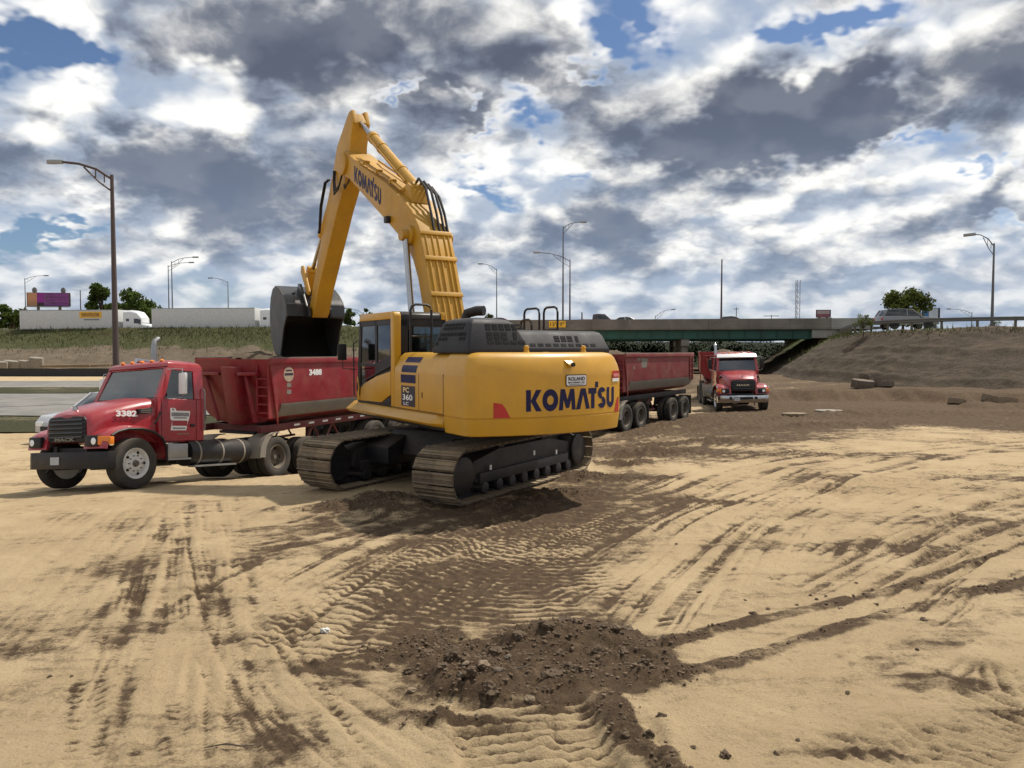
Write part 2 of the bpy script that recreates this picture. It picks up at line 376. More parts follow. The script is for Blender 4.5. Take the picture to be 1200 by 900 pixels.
def tire(pts, width=.30, depth=.022, ribs=.075, amp=.009, lug=.0, pix=True, soil=0.0, fade=(.33, .6)):
    _sd[0] += 7; w, S, Tn, D, L = sweep(pts, width/2+.25, pix)
    k = patchy(w, 1.1, _sd[0], *fade)*sstep(S, 0, .4)*sstep(L-S, 0, .4); k2 = patchy(w, 2.6, _sd[0]+2, .3, .6)
    ins = 1-sstep(D, width/2-.02, width/2+.03); rb = np.cos(2*math.pi*Tn/ribs)
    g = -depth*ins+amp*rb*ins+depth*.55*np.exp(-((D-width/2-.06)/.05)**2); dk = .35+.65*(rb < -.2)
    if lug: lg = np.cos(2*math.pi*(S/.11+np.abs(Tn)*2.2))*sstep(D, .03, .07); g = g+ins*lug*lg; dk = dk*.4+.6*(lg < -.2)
    HH[w] += g*k; SOIL[w] += soil*ins*k*dk*(.4+.8*k2)  # groove bottoms coloured darker, adding shade the shallow relief lacks
def streaks(pts, width, fl=14.0, fs=.35, amp=.008, soil=.35, depth=.0, fade=(.3, .6), pk=.7):
    """band of fine parallel scuffs left by many passes: noise stretched along the path"""
    _sd[0] += 7; w, S, Tn, D, L = sweep(pts, width/2+.3); sd = _sd[0]
    edge = 1-sstep(D+(fbm(XX[w]*1.5, YY[w]*1.5, sd+5, 3)-.5)*width*.35, width*.32, width*.52); k = edge*sstep(S, 0, .5)*sstep(L-S, 0, .5)
    nz = fbm(Tn*fl+50, S*fs+9, sd, 3, .6); pt = patchy(w, pk, sd+1, *fade); rid = sstep(nz, .36, .64)
    HH[w] += k*(amp*2.6*(rid-.5)*(.35+.65*pt)-depth*edge); SOIL[w] += k*(soil*1.35*(1-sstep(nz, .34, .46))*(.25+.75*pt)-.12*sstep(nz, .5, .6))
def poly(pts, feather=.3, soil=0.0, h=0.0, loose=0.0, k=1.3, nz_amp=.6, pix=True):
    """irregular patch inside a polygon of photo points"""
    _sd[0] += 7; P_ = np.array([gp(*q) for q in pts]) if pix else np.array(pts, float); lo, hi = P_.min(0)-feather*2, P_.max(0)+feather*2
    i0, i1 = np.searchsorted(GX, lo[0]), np.searchsorted(GX, hi[0]); j0, j1 = np.searchsorted(GY, lo[1]), np.searchsorted(GY, hi[1]); w = (slice(j0, j1), slice(i0, i1))
    x, y = XX[w], YY[w]; ins = np.zeros(x.shape, bool); D = np.full(x.shape, 1e9)
    for a, b in zip(P_, np.roll(P_, -1, 0)):
        c = (a[1] > y) != (b[1] > y); ins ^= c & (x < (b[0]-a[0])*(y-a[1])/(b[1]-a[1]+1e-12)+a[0])
        e = b-a; t = np.clip(((x-a[0])*e[0]+(y-a[1])*e[1])/(e @ e), 0, 1); D = np.minimum(D, np.hypot(x-a[0]-t*e[0], y-a[1]-t*e[1]))
    nz = fbm(x*k, y*k, _sd[0], 5, .6); sd_ = np.where(ins, D, -D)+(nz-.5)*nz_amp*2; g = sstep(sd_, -feather*.5, feather)
    HH[w] += h*g*(.35+1.1*fbm(x*2.2, y*2.2, _sd[0]+3, 4, .6)); SOIL[w] += soil*g*(.55+.9*nz); LOOSE[w] = np.maximum(LOOSE[w], loose*g)
def crawler(pts, width=.80, depth=.03, pitch=.108, amp=.020, pix=True, soil=.0, fade=(.3, .5), seed=None):
    _sd[0] += 7; w, S, Tn, D, L = sweep(pts, width/2+.3, pix)
    k = patchy(w, .9, _sd[0], *fade)*sstep(S, 0, .2)*sstep(L-S, 0, .2)
    wob = (fbm(XX[w]*2.3, YY[w]*2.3, _sd[0]+3, 2)-.5)*.08
    ins = 1-sstep(D+wob, width/2-.04, width/2+.04)
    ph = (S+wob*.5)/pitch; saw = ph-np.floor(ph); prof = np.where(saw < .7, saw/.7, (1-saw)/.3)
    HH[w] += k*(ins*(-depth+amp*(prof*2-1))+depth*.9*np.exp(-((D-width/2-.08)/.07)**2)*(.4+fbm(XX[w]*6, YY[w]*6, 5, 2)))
    SOIL[w] += k*soil*ins*(.95-1.75*prof)  # valleys darkened and crests paled in colour, as shade between the ribs
def ridge(pts, width, height, soil=.9, loose=.6, pix=True, rough=.6):
    _sd[0] += 7; w, S, Tn, D, L = sweep(pts, width*2.6, pix); nz = fbm(XX[w]*3.1, YY[w]*3.1, _sd[0], 4)
    k = np.exp(-(D/width)**2*(1.4-.9*nz))*sstep(S, 0, .5)*sstep(L-S, 0, .5)
    HH[w] += height*k*(.45+rough*1.1*nz); SOIL[w] += soil*sstep(k, .25, .7)*(.5+nz); LOOSE[w] += loose*k
def blob(u, v, ru, rv, h=0.0, soil=0.0, loose=0.0, k=1.2, pix=True, seed=None, rot=0.0):
    """patch around a photo point; ru, rv in metres along x and y"""
    x, y = gp(u, v) if pix else (u, v); _sd[0] += 7
    i0, i1 = np.searchsorted(GX, x-3*max(ru, rv)), np.searchsorted(GX, x+3*max(ru, rv)); j0, j1 = np.searchsorted(GY, y-3*max(ru, rv)), np.searchsorted(GY, y+3*max(ru, rv))
    w = (slice(j0, j1), slice(i0, i1)); a, b = XX[w]-x, YY[w]-y; c, s = math.cos(rot), math.sin(rot); a, b = a*c+b*s, -a*s+b*c
    nz = fbm(XX[w]*k, YY[w]*k, _sd[0], 4); g = np.exp(-((a/ru)**2+(b/rv)**2)*(1.9-1.8*nz))
    HH[w] += h*g*(.5+nz); SOIL[w] += soil*sstep(g*(.3+1.4*nz), .02, .85); LOOSE[w] += loose*g
# broad brown ground: work area round the machine, haul road behind it and the cut at the foot of the right bank
poly([(330, 605), (400, 585), (560, 575), (720, 545), (780, 555), (830, 590), (770, 650), (735, 700), (742, 742), (600, 738), (450, 742), (420, 700), (470, 655), (400, 635)], .9, .58, 0, .12, .9, .7)
poly([(400, 650), (470, 630), (560, 640), (580, 700), (560, 742), (440, 750), (390, 720), (350, 690)], .6, .42, 0, .12, 1.4, .5); poly([(560, 585), (700, 560), (760, 590), (700, 650), (600, 640), (500, 640), (450, 600)], .7, .35, 0, .2, 1.2, .5)
poly([(470, 665), (600, 650), (720, 665), (700, 720), (560, 735), (450, 720)], .5, .42, 0, .12, 1.6, .4)
streaks([(700, 520), (820, 492), (960, 482), (1150, 488)], 3.0, 3, .15, .03, .5); poly([(735, 520), (800, 500), (900, 492), (1040, 492), (1210, 505), (1260, 470), (1000, 462), (830, 480), (700, 500)], 1.2, .75, .05, .4, .5, 1.2); blob(5, 24.5, 8, 4.5, .03, .75, .4, .35, False); blob(14, 31, 14, 6.0, .05, .85, .4, .3, False); blob(26, 34, 16, 8, .05, .85, .4, .25, False); blob(2, 19, 4, 2.2, .06, .75, .6, .7, False)
blob(20, 22.5, 4.0, 1.4, .0, .4, .2, .5, False); blob(-9, 24, 6, 4, 0, .3, .2, .4, False)
for (u, v, a, b, sl_) in ((330, 625, .9, .5, .5), (290, 660, .7, .3, .5), (380, 645, .9, .4, .45), (160, 665, .35, .7, .5), (95, 665, .3, .6, .45), (250, 715, .35, .35, .55), (300, 745, .4, .3, .5), (160, 725, .3, .5, .5), (82, 735, .2, .8, .45),
                          (345, 780, .28, .16, .7), (372, 787, .22, .10, .75), (345, 730, .4, .16, .6), (20, 760, .5, .3, .4), (330, 870, .2, .35, .55), (425, 745, .5, .2, .5), (1000, 640, .9, .35, .55), (870, 640, .6, .3, .4),
                          (900, 620, 1.0, .3, .4), (1160, 690, .8, .3, .4), (1130, 800, .42, .17, .8), (1060, 790, .3, .1, .7), (1180, 830, .3, .14, .7), (960, 880, .35, .05, .5), (1040, 880, .5, .07, .45), (880, 800, .5, .1, .3),
                          (1070, 535, 1.1, .5, .7), (1150, 560, 1.4, .5, .5), (960, 560, .9, .4, .4), (840, 590, .8, .3, .45), (760, 560, 1.0, .35, .5), (800, 530, 1.6, .4, .6), (1090, 610, 1.2, .3, .4), (900, 740, .35, .06, .3), (960, 860, .3, .1, .3)):
    blob(u, v, a, b, .006, sl_, .25, 2.2)
# haul lane on the left: scuffed bands of many passes, with a few single treads
streaks([(200, 588), (175, 660), (140, 740), (95, 830), (50, 930)], 2.6, 15, .18, .006, .27, fade=(.40, .64)); streaks([(222, 590), (225, 660), (235, 720), (240, 800), (240, 930)], 1.6, 16, .2, .007, .29, fade=(.38, .62)); streaks([(232, 600), (250, 680), (285, 760), (350, 850), (420, 930)], 1.1, 16, .2, .007, .26, fade=(.36, .62))
streaks([(160, 590), (90, 645), (10, 715), (-80, 790)], 2.4, 9, .2, .007, .26, fade=(.38, .66)); streaks([(-30, 880), (60, 810), (160, 770), (240, 742)], .8, 14, .3, .004, .14); streaks([(60, 930), (150, 820), (210, 770)], .8, 14, .3, .004, .14)
streaks([(340, 800), (420, 850), (540, 930)], 1.2, 12, .3, .009, .30); streaks([(300, 720), (380, 780), (480, 870), (560, 930)], 1.0, 13, .3, .009, .34)
near_t = dict(width=.26, depth=.008, ribs=.07, amp=.011, soil=.7, fade=(.35, .52))
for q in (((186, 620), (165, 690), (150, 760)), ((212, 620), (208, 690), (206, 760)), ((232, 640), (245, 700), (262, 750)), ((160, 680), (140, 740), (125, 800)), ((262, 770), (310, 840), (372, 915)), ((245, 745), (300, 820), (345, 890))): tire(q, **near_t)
lug_t = dict(width=.24, depth=.008, ribs=.30, amp=.0, lug=.012, soil=.75, fade=(.32, .5))
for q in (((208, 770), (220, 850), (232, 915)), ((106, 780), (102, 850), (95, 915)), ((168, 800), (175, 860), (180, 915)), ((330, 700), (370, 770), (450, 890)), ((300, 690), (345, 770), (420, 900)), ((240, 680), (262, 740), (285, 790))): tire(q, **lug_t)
streaks([(230, 740), (330, 685), (450, 625), (580, 590)], 2.2, 7, .25, .014, .55, fade=(.3, .6)); streaks([(300, 790), (400, 700), (520, 635), (640, 595)], 1.8, 7, .25, .016, .5, fade=(.3, .6)); streaks([(260, 640), (360, 625), (470, 600)], 1.8, 6, .3, .012, .5, fade=(.35, .65)); streaks([(380, 800), (460, 735), (560, 690)], 1.2, 8, .3, .014, .4)
# crawler passes in the churned centre
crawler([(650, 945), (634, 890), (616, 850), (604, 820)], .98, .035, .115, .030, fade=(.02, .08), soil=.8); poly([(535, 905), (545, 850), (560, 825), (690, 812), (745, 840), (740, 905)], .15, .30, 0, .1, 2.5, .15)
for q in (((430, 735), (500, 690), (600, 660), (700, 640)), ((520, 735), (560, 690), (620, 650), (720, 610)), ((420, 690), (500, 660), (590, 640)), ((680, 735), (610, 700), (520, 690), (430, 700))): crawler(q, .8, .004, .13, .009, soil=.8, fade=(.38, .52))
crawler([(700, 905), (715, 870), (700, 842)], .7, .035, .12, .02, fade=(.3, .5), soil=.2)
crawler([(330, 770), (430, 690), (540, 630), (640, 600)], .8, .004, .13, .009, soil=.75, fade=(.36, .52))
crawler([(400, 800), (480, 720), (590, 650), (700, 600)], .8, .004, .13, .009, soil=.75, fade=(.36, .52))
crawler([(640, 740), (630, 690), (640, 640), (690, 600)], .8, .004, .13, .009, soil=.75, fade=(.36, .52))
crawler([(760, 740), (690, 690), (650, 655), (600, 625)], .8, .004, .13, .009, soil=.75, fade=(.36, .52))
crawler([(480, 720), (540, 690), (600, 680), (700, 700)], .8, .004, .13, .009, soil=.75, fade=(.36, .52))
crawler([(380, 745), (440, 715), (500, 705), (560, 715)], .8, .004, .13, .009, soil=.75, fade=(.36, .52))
streaks([(700, 735), (770, 665), (860, 603), (980, 552)], 2.0, 10, .22, .012, .55, fade=(.28, .55)); streaks([(740, 590), (830, 558), (910, 540), (1010, 526)], 2.2, 7, .2, .014, .55, fade=(.3, .6)); streaks([(640, 660), (740, 610), (860, 575)], 1.6, 10, .25, .012, .45)
streaks([(1280, 585), (1150, 625), (1060, 668), (985, 712)], 2.4, 11, .2, .012, .42, fade=(.28, .58)); streaks([(1280, 545), (1120, 575), (1010, 612), (940, 665)], 2.2, 10, .2, .012, .40, fade=(.3, .6)); streaks([(1010, 558), (940, 600), (890, 645), (855, 690)], 1.2, 11, .25, .009, .32, fade=(.4, .65)); streaks([(1280, 512), (1100, 528), (980, 552)], 2.4, 7, .18, .014, .42, fade=(.35, .6))
streaks([(780, 540), (880, 518), (1000, 510), (1150, 516)], 2.4, 7, .18, .014, .42, fade=(.35, .6)); streaks([(1280, 640), (1140, 694), (1050, 735), (940, 780)], 1.4, 9, .25, .010, .30, fade=(.38, .62)); streaks([(820, 800), (920, 830), (1040, 850), (1200, 850)], 1.6, 9, .3, .008, .22, fade=(.4, .65)); streaks([(800, 850), (900, 880), (1000, 905)], 1.2, 10, .3, .008, .25, fade=(.4, .65))
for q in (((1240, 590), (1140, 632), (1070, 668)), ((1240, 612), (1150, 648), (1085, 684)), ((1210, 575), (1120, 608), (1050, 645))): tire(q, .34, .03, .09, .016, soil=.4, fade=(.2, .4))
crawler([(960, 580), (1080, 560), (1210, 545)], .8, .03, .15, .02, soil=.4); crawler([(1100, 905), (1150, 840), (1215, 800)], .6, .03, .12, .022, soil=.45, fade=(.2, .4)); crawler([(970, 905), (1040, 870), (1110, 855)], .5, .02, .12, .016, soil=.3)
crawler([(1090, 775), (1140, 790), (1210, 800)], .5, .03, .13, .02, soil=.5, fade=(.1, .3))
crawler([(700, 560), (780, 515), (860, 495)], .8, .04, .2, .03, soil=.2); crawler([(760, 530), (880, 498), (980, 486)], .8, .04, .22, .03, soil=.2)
# windrows of dark topsoil to the right, and the heap they come from
ridge([(690, 778), (780, 755), (870, 730), (960, 711), (1040, 695), (1100, 672), (1180, 646), (1260, 622)], .105, .034, .85, .42); ridge([(690, 782), (760, 762), (830, 742)], .13, .03, .5, .6)
ridge([(700, 815), (780, 795), (860, 775), (940, 750), (1040, 722), (1120, 702), (1260, 668)], .12, .030, .82, .42); ridge([(700, 812), (770, 797), (840, 780)], .16, .035, .6, .7)
ridge([(700, 800), (722, 830), (735, 856), (752, 877), (778, 897), (820, 930), (900, 985)], .13, .07, 1.0, .9); ridge([(752, 820), (738, 838), (735, 860)], .08, .03, .6, .7)
poly([(400, 760), (480, 725), (620, 722), (770, 728), (850, 760), (780, 830), (690, 840), (600, 860), (480, 845), (420, 810)], .5, .42, .0, .25, 2.2, .5)
poly([(440, 752), (500, 738), (580, 742), (660, 732), (745, 740), (770, 750), (800, 768), (760, 806), (700, 812), (660, 815), (600, 838), (525, 832), (470, 806)], .24, 1.0, .03, .9, 3.4, .30)
poly([(585, 752), (640, 736), (700, 738), (748, 744), (740, 760), (660, 768), (600, 770)], .12, .4, .11, 1.0, 4.0, .10)
poly([(500, 796), (530, 778), (575, 782), (610, 800), (590, 826), (540, 828), (505, 816)], .10, .4, .10, 1.0, 4.0, .10)
poly([(640, 815), (700, 808), (742, 830), (735, 860), (690, 850), (640, 835)], .2, .28, -.02, .2, 3.0, .15)
blob(455, 770, .35, .18, .05, .5, .8, 3); blob(545, 846, .35, .08, .02, .5, .6, 3); blob(500, 845, .3, .08, .02, .4, .5, 3)
blob(400, 600, .9, .35, .16, .85, .8, 1.6); blob(450, 588, .6, .35, .16, .8, .8, 1.6); blob(640, 580, .8, .3, .10, .9, .9, 2); blob(700, 560, .8, .4, .13, .9, .9, 2); blob(730, 545, .9, .3, .12, .9, .9, 2); blob(590, 596, .7, .25, .09, .9, .9, 2); blob(770, 535, .9, .3, .2, .95, .9, 1.5)
blob(12, 27, 3, .6, .18, .9, .8, 1.0, False); blob(5.5, 21.2, 2, .6, .14, .9, .8, 1.2, False)
# the cut step and spoil along the foot of the right bank
_yc = 45.2-.13*(XX-14)+(fbm(XX*.35, YY*0+3, 98, 4, .6)-.5)*3.2+(fbm(XX*1.7, YY*.3, 99, 3)-.5)*.7
HH += .62*sstep(YY-_yc, -.2, .30+1.6*fbm(XX*.8, YY*.2, 88, 3))*sstep(XX, 10.5, 13.5)*(1-sstep(YY, 75, 95))*(.75+.5*fbm(XX*.5, YY*.5, 89, 3)); ridge([(22, 38), (28, 37), (36, 35), (46, 34)], .9, .35, .9, .6, pix=False); ridge([(13, 33), (20, 31), (30, 29)], .8, .2, .8, .5, pix=False)
# churned relief and pale streaks
_m = sstep(LOOSE, .35, .7); _n1 = fbm(XX*2.6+YY*1.1, YY*4.2-XX*.9, 95, 4, .6); _n2 = fbm(XX*9, YY*9, 96, 3, .6)
SOIL *= _m+(1-_m)*np.clip(.10+1.15*_n1+.7*_n2-.05, .12, 1.2)
_f = sstep(YY, 17, 24); SOIL *= 1-_f+_f*np.clip(.15+1.5*fbm(XX*.45, YY*1.1, 97, 4, .6), .2, 1.25)
SOIL += 1.0*sstep(YY, 34, 42)*sstep(XX, 9, 13)*(.55+.8*fbm(XX*.4, YY*.9, 87, 4))
SOIL = np.clip(SOIL, 0, 1.15); LOOSE = np.clip(LOOSE, 0, 1)
ch = near*sstep(SOIL, .2, .8)
HH += ch*((fbm(XX*6, YY*6, 41, 4, .6)-.5)*.050)+near*LOOSE**1.5*((fbm(XX*7, YY*7, 51, 5, .75)-.5)*.19)
HH += near*(fbm(XX*14, YY*14, 61, 3)-.5)*.012+near*(sstep(fbm(XX*3.5, YY*3.5, 63, 5, .6), .56, .75))*.012
SOIL += near*.18*(sstep(fbm(XX*.8, YY*.8, 65, 4), .5, .72)+sstep(fbm(XX*.7+YY*.45, YY*3.2, 66, 4), .55, .75))*sstep(XX*.0+1, 0, 1)
def ground_z(x, y):
    i = min(max(np.searchsorted(GX, x)-1, 0), len(GX)-2); j = min(max(np.searchsorted(GY, y)-1, 0), len(GY)-2)
    fx, fy = (x-GX[i])/(GX[i+1]-GX[i]), (y-GY[j])/(GY[j+1]-GY[j])
    return float((HH[j, i]*(1-fx)+HH[j, i+1]*fx)*(1-fy)+(HH[j+1, i]*(1-fx)+HH[j+1, i+1]*fx)*fy)
def soil_at(x, y): return SOIL[np.searchsorted(GY, y)-1, np.searchsorted(GX, x)-1]
def grid_mesh(name, X, Y, Z, m, attrs=None, parent=None):
    nr, nc = X.shape; me = bpy.data.meshes.new(name); me.vertices.add(nr*nc)
    me.vertices.foreach_set('co', np.stack([X, Y, Z], -1).astype(np.float32).ravel())
    a = (np.arange(nr-1)[:, None]*nc+np.arange(nc-1)[None]).ravel(); q = np.stack([a, a+1, a+nc+1, a+nc], 1).astype(np.int32); nf = len(q)
    me.loops.add(nf*4); me.loops.foreach_set('vertex_index', q.ravel()); me.polygons.add(nf)
    me.polygons.foreach_set('loop_start', np.arange(0, nf*4, 4, dtype=np.int32)); me.polygons.foreach_set('loop_total', np.full(nf, 4, np.int32))
    me.update(calc_edges=True); me.shade_smooth()
    for k, v in (attrs or {}).items(): me.attributes.new(k, 'FLOAT', 'POINT').data.foreach_set('value', v.astype(np.float32).ravel())
    me.materials.append(m); o = bpy.data.objects.new(name, me); COL.objects.link(o); o.parent = parent; return o
def earth(name, sand=(.50, .385, .235), sand2=(.37, .275, .16), soil=(.125, .084, .050), soil2=(.062, .041, .026), grass=None, fine=1.0):
    m = bpy.data.materials.new(name); m.use_nodes = True; T = NT(m.node_tree); T.n.clear()
    co = T.new('ShaderNodeNewGeometry').outputs['Position']
    at_ = lambda n: T.new('ShaderNodeAttribute', attribute_name=n).outputs['Fac']
    n1 = T.noise(co, .9, 8, .65); n2 = T.noise(co, 7, 8, .7); n3 = T.noise(co, 45*fine, 6, .78); n4 = T.noise(co, .22, 5, .6)
    st = T.noise(T.new('ShaderNodeMapping', {'Vector': co, 'Rotation': (0, 0, R(32)), 'Scale': (.7, 7, 1)}).outputs[0], 1.0, 6, .65)
    s = T.m('MULTIPLY_ADD', T.m('SUBTRACT', n2, .5), 1.5, at_('soil')); s = T.m('MULTIPLY_ADD', T.m('SUBTRACT', st, .5), 1.5, s); s = T.m('MULTIPLY_ADD', T.m('SUBTRACT', n1, .5), 1.0, s)
    s = T.m('MULTIPLY_ADD', T.m('SUBTRACT', n3, .5), 1.0, s)
    f = T.ss(s, .08, .95)
    cs = T.mix(T.ss(T.m('MULTIPLY_ADD', n3, .6, T.m('MULTIPLY_ADD', n4, .5, T.m('MULTIPLY', n1, .7))), .55, 1.15), sand, sand2)
    cd_ = T.mix(T.ss(T.m('MULTIPLY_ADD', n3, .8, n2), .62, 1.15), soil, soil2)
    sp = T.m('MULTIPLY', T.ss(T.noise(co, 24*fine, 3, .75), .60, .70), .55); cs = T.mix(sp, cs, soil)
    c = T.mix(f, cs, cd_)
    if grass:
        g = T.m('MULTIPLY_ADD', n2, .5, T.m('MULTIPLY_ADD', n1, .4, at_('grass')))
        c = T.mix(T.ss(g, .75, 1.05), c, T.mix(T.ss(n2, .35, .65), grass, tuple(x*.5 for x in grass)))
    b = T.new('ShaderNodeBsdfPrincipled', {'Base Color': c, 'Roughness': .95, 'Specular IOR Level': .15})
    hgt = T.m('ADD', T.m('MULTIPLY', n3, .8), T.m('MULTIPLY', n2, .8))
    bp = T.new('ShaderNodeBump', {'Height': hgt, 'Strength': .9, 'Distance': .045}); T.l.new(bp.outputs[0], b.inputs['Normal'])
    T.l.new(b.outputs[0], T.new('ShaderNodeOutputMaterial').inputs[0]); return m
EARTH = earth('site_earth'); BANK = earth('bank_earth', grass=(.075, .095, .030), fine=.3)
ground = tag(grid_mesh('ground', XX, YY, HH, EARTH, {'soil': SOIL}), 'sandy building site ground rutted by tyres and crawler tracks', 'ground', kind='structure')

# ------------------------------------------------------------------ excavator
exc = thing('excavator', 'large yellow crawler excavator dumping its black bucket over a red trailer', 'excavator', EXC['loc'], (0, 0, EXC['yaw']))
DU = EXC['under']-EXC['yaw']; cU, sU = math.cos(DU), math.sin(DU)
def U(x, y, z): return (cU*x-sU*y, sU*x+cU*y, z)          # undercarriage frame -> machine frame
# tracks ---------------------------------------------------------
TLX, TR_, TZ = 2.02, .415, .475
def track_path(n, r):
    P_ = 4*TLX+2*math.pi*r; out = []
    for i in range(n):
        s = P_*i/n
        if s < 2*TLX: p, t = (TLX-s, TZ+r), math.pi
        elif s < 2*TLX+math.pi*r:
            a = (s-2*TLX)/r; p = (-TLX-r*math.sin(a), TZ+r*math.cos(a)); t = math.pi+a
        elif s < 4*TLX+math.pi*r: p, t = (-TLX+s-2*TLX-math.pi*r, TZ-r), 0
        else:
            a = (s-4*TLX-math.pi*r)/r; p = (TLX+r*math.sin(a), TZ-r*math.cos(a)); t = a
        out.append((p, t))
    return out
NSH = 49; SW = .80
shoe_mb = MB(); shoe_mb.prism([(-.100, -.012), (-.094, .022), (.088, .022), (.096, .008), (.096, -.008), (-.090, .0)], -SW/2, SW/2)
for gxx, gh in ((-.080, .046), (-.002, .034), (.070, .036)): shoe_mb.prism([(gxx-.010, .015), (gxx-.005, gh), (gxx+.005, gh), (gxx+.010, .015)], -SW/2+.01, SW/2-.01)
shoe_proto = None
for side in (1, -1):
    yc = side*1.30
    mb = MB()                                              # link chain under the shoes
    for dy_ in (-.09, .09):
        ring = []
        for (p, t) in track_path(72, TR_-.005): ring.append(p)
        ri = [(TZ, 0)]
        o_ = [(x, z) for x, z in ring]
        cx = lambda x: max(-TLX, min(TLX, x))
        inn = [(cx(x)+(x-cx(x))*.78, TZ+(z-TZ)*.78) for x, z in o_]
        n = len(o_); vs = [(x, yc+dy_+w, z) for w in (-.03, .03) for x, z in o_]+[(x, yc+dy_+w, z) for w in (-.03, .03) for x, z in inn]
        fs = []
        for i in range(n):
            k = (i+1) % n; fs += [(i, k, n+k, n+i), (2*n+i, 3*n+i, 3*n+k, 2*n+k), (i, 2*n+i, 2*n+k, k), (n+i, n+k, 3*n+k, 3*n+i)]
        mb.add(vs, fs)
    chain = mb.build('track_chain', BLK2, exc, fn=U)
    for (p, t) in track_path(NSH, TR_):
        if shoe_proto is None: shoe_proto = shoe_mb.build('track_shoe', TRACK, chain, smooth=25); s_o = shoe_proto
        else: s_o = shoe_proto.copy(); COL.objects.link(s_o); s_o.parent = chain
        # outward normal: shoe +z points away from the loop
        Mx = Matrix.Rotation(DU, 4, 'Z') @ Matrix.Translation((p[0], yc, p[1])) @ Matrix.Rotation(-t, 4, 'Y') @ Matrix.Rotation(math.pi, 4, 'X')
        s_o.matrix_local = Mx
    # side frame
    mb = MB(); mb.prism([(-1.72, .38), (-1.60, .30), (1.60, .30), (1.72, .38), (1.66, .66), (.9, .80), (-.9, .80), (-1.66, .66)], yc-.24, yc+.24)
    mb.prism([(-1.55, .28), (1.55, .28), (1.55, .46), (-1.55, .46)], yc-.30, yc+.30)
    fr = mb.build('track_frame', BLK2, exc, .02, fn=U)
    for xx in (-1.55, -1.15, -.72, -.30, .12, .54, .96, 1.4):
        MB().lathe([(.05, -.31), (.10, -.30), (.115, -.24), (.10, -.2), (.085, 0), (.10, .2), (.115, .24), (.10, .30), (.05, .31)], (xx, yc, .20), n=16).build('track_roller', BLK2, fr, fn=U)
    for xx in (-.75, .75): MB().lathe([(.04, -.2), (.08, -.2), (.08, .2), (.04, .2)], (xx, yc, .80), n=14).build('carrier_roller', BLK2, fr, fn=U)
    MB().lathe([(.08, -.20), (.30, -.19), (.355, -.12), (.37, -.05), (.37, .05), (.355, .12), (.30, .19), (.08, .20)], (TLX, yc, TZ), n=28).build('idler', BLK2, fr, fn=U)
    mb = MB(); mb.lathe([(.1, -.22), (.30, -.22), (.33, -.1), (.36, -.04), (.36, .04), (.33, .1), (.30, .22), (.25, .30), (.1, .32)], (-TLX, yc, TZ), n=28); mb.build('sprocket', BLK2, fr, fn=U)
    # outer cover plates at the ends, as seen from beside the track
    for e in (1, -1): MB().lathe([(.05, .30), (.29, .30), (.31, .29), (.31, .24)], (e*TLX, yc if side == 1 else yc-.0, TZ), n=24).build('end_cover', BLK, fr, fn=lambda x, y, z, yc=yc, sd=side: U(x, yc+(y-yc)*sd, z))
    for xx in (-1.05, -.2, 1.25): MB().box((xx, yc+side*.304, .60 if abs(xx) < 1 else .52), (.055, .006, .085)).build('sticker', WHITE, fr, smooth=0, fn=U)
mb = MB(); mb.prism([(-.95, .55), (.95, .55), (.8, 1.0), (-.8, 1.0)], -.9, .9)
for a in (1, -1):
    for b in (1, -1): mb.prism([(a*.25, .55), (a*1.05, .40), (a*1.35, .42), (a*1.35, .72), (a*.7, .95), (a*.25, .98)], b*.55, b*1.12)
mb.build('car_body', BLK2, exc, .03, fn=U)
mb = MB(); mb.lathe([(.2, .98), (.72, .98), (.74, 1.02), (.74, 1.12), (.70, 1.14), (.70, 1.2), (.2, 1.2)], (0, 0, 0), 'z', 36); mb.build('swing_ring', BLK, exc)
# revolving frame -------------------------------------------------
MB().prism([(-2.45, 1.19), (1.55, 1.19), (1.62, 1.26), (1.62, 1.44), (-2.45, 1.44)], -1.36, 1.36).build('revolving_frame', BLK, exc, .02)
for sd in (1, -1):                                          # sloping yellow deck edge
    mb = MB(); xs = (1.63, -2.30); pr = [(1.36, 1.475), (1.42, 1.475), (1.60, 1.335), (1.60, 1.315), (1.52, 1.27), (1.36, 1.24)]
    mb.loft([[(1.66, sd*a, b) for a, b in pr], [(-2.05, sd*a, b) for a, b in pr], [(-2.30, sd*(a if a < 1.45 else 1.45+(a-1.45)*.15), b) for a, b in pr]])
    mb.build('deck_edge', YEL, exc, .008, 1)
# counterweight: plan outline lofted through height
def tail_outline(inset, x_front=-2.34, hw=1.475, Rr=3.43, rc=.20):
    hw -= inset; Rr -= inset; pts = [(x_front, hw)]
    a1 = math.asin((hw-rc)/(Rr-rc)); cxr, cyr = -(Rr-rc)*math.cos(a1), hw-rc
    for i in range(9):
        t = math.pi/2+(math.pi/2-a1)*i/8; pts.append((cxr+rc*math.cos(t), cyr+rc*math.sin(t)))
    for i in range(1, 24):
        t = math.pi-a1+2*a1*i/24; pts.append((Rr*math.cos(t), Rr*math.sin(t)))
    for i in range(9):
        t = math.pi+a1+(math.pi/2-a1)*i/8; pts.append((cxr+rc*math.cos(t), -cyr+rc*math.sin(t)))
    pts.append((x_front, -hw)); return pts
LV = [(1.185, .06), (1.20, .03), (1.43, .0), (1.445, .0), (1.452, .012), (1.462, .012), (1.47, .0), (2.06, .0), (2.14, .008), (2.25, .035), (2.35, .075), (2.40, .11), (2.43, .16), (2.445, .24)]
mb = MB(); mb.loft([[(x, y, z) for x, y in tail_outline(i)] for z, i in LV]); cw = mb.build('counterweight', YEL, exc, smooth=40)
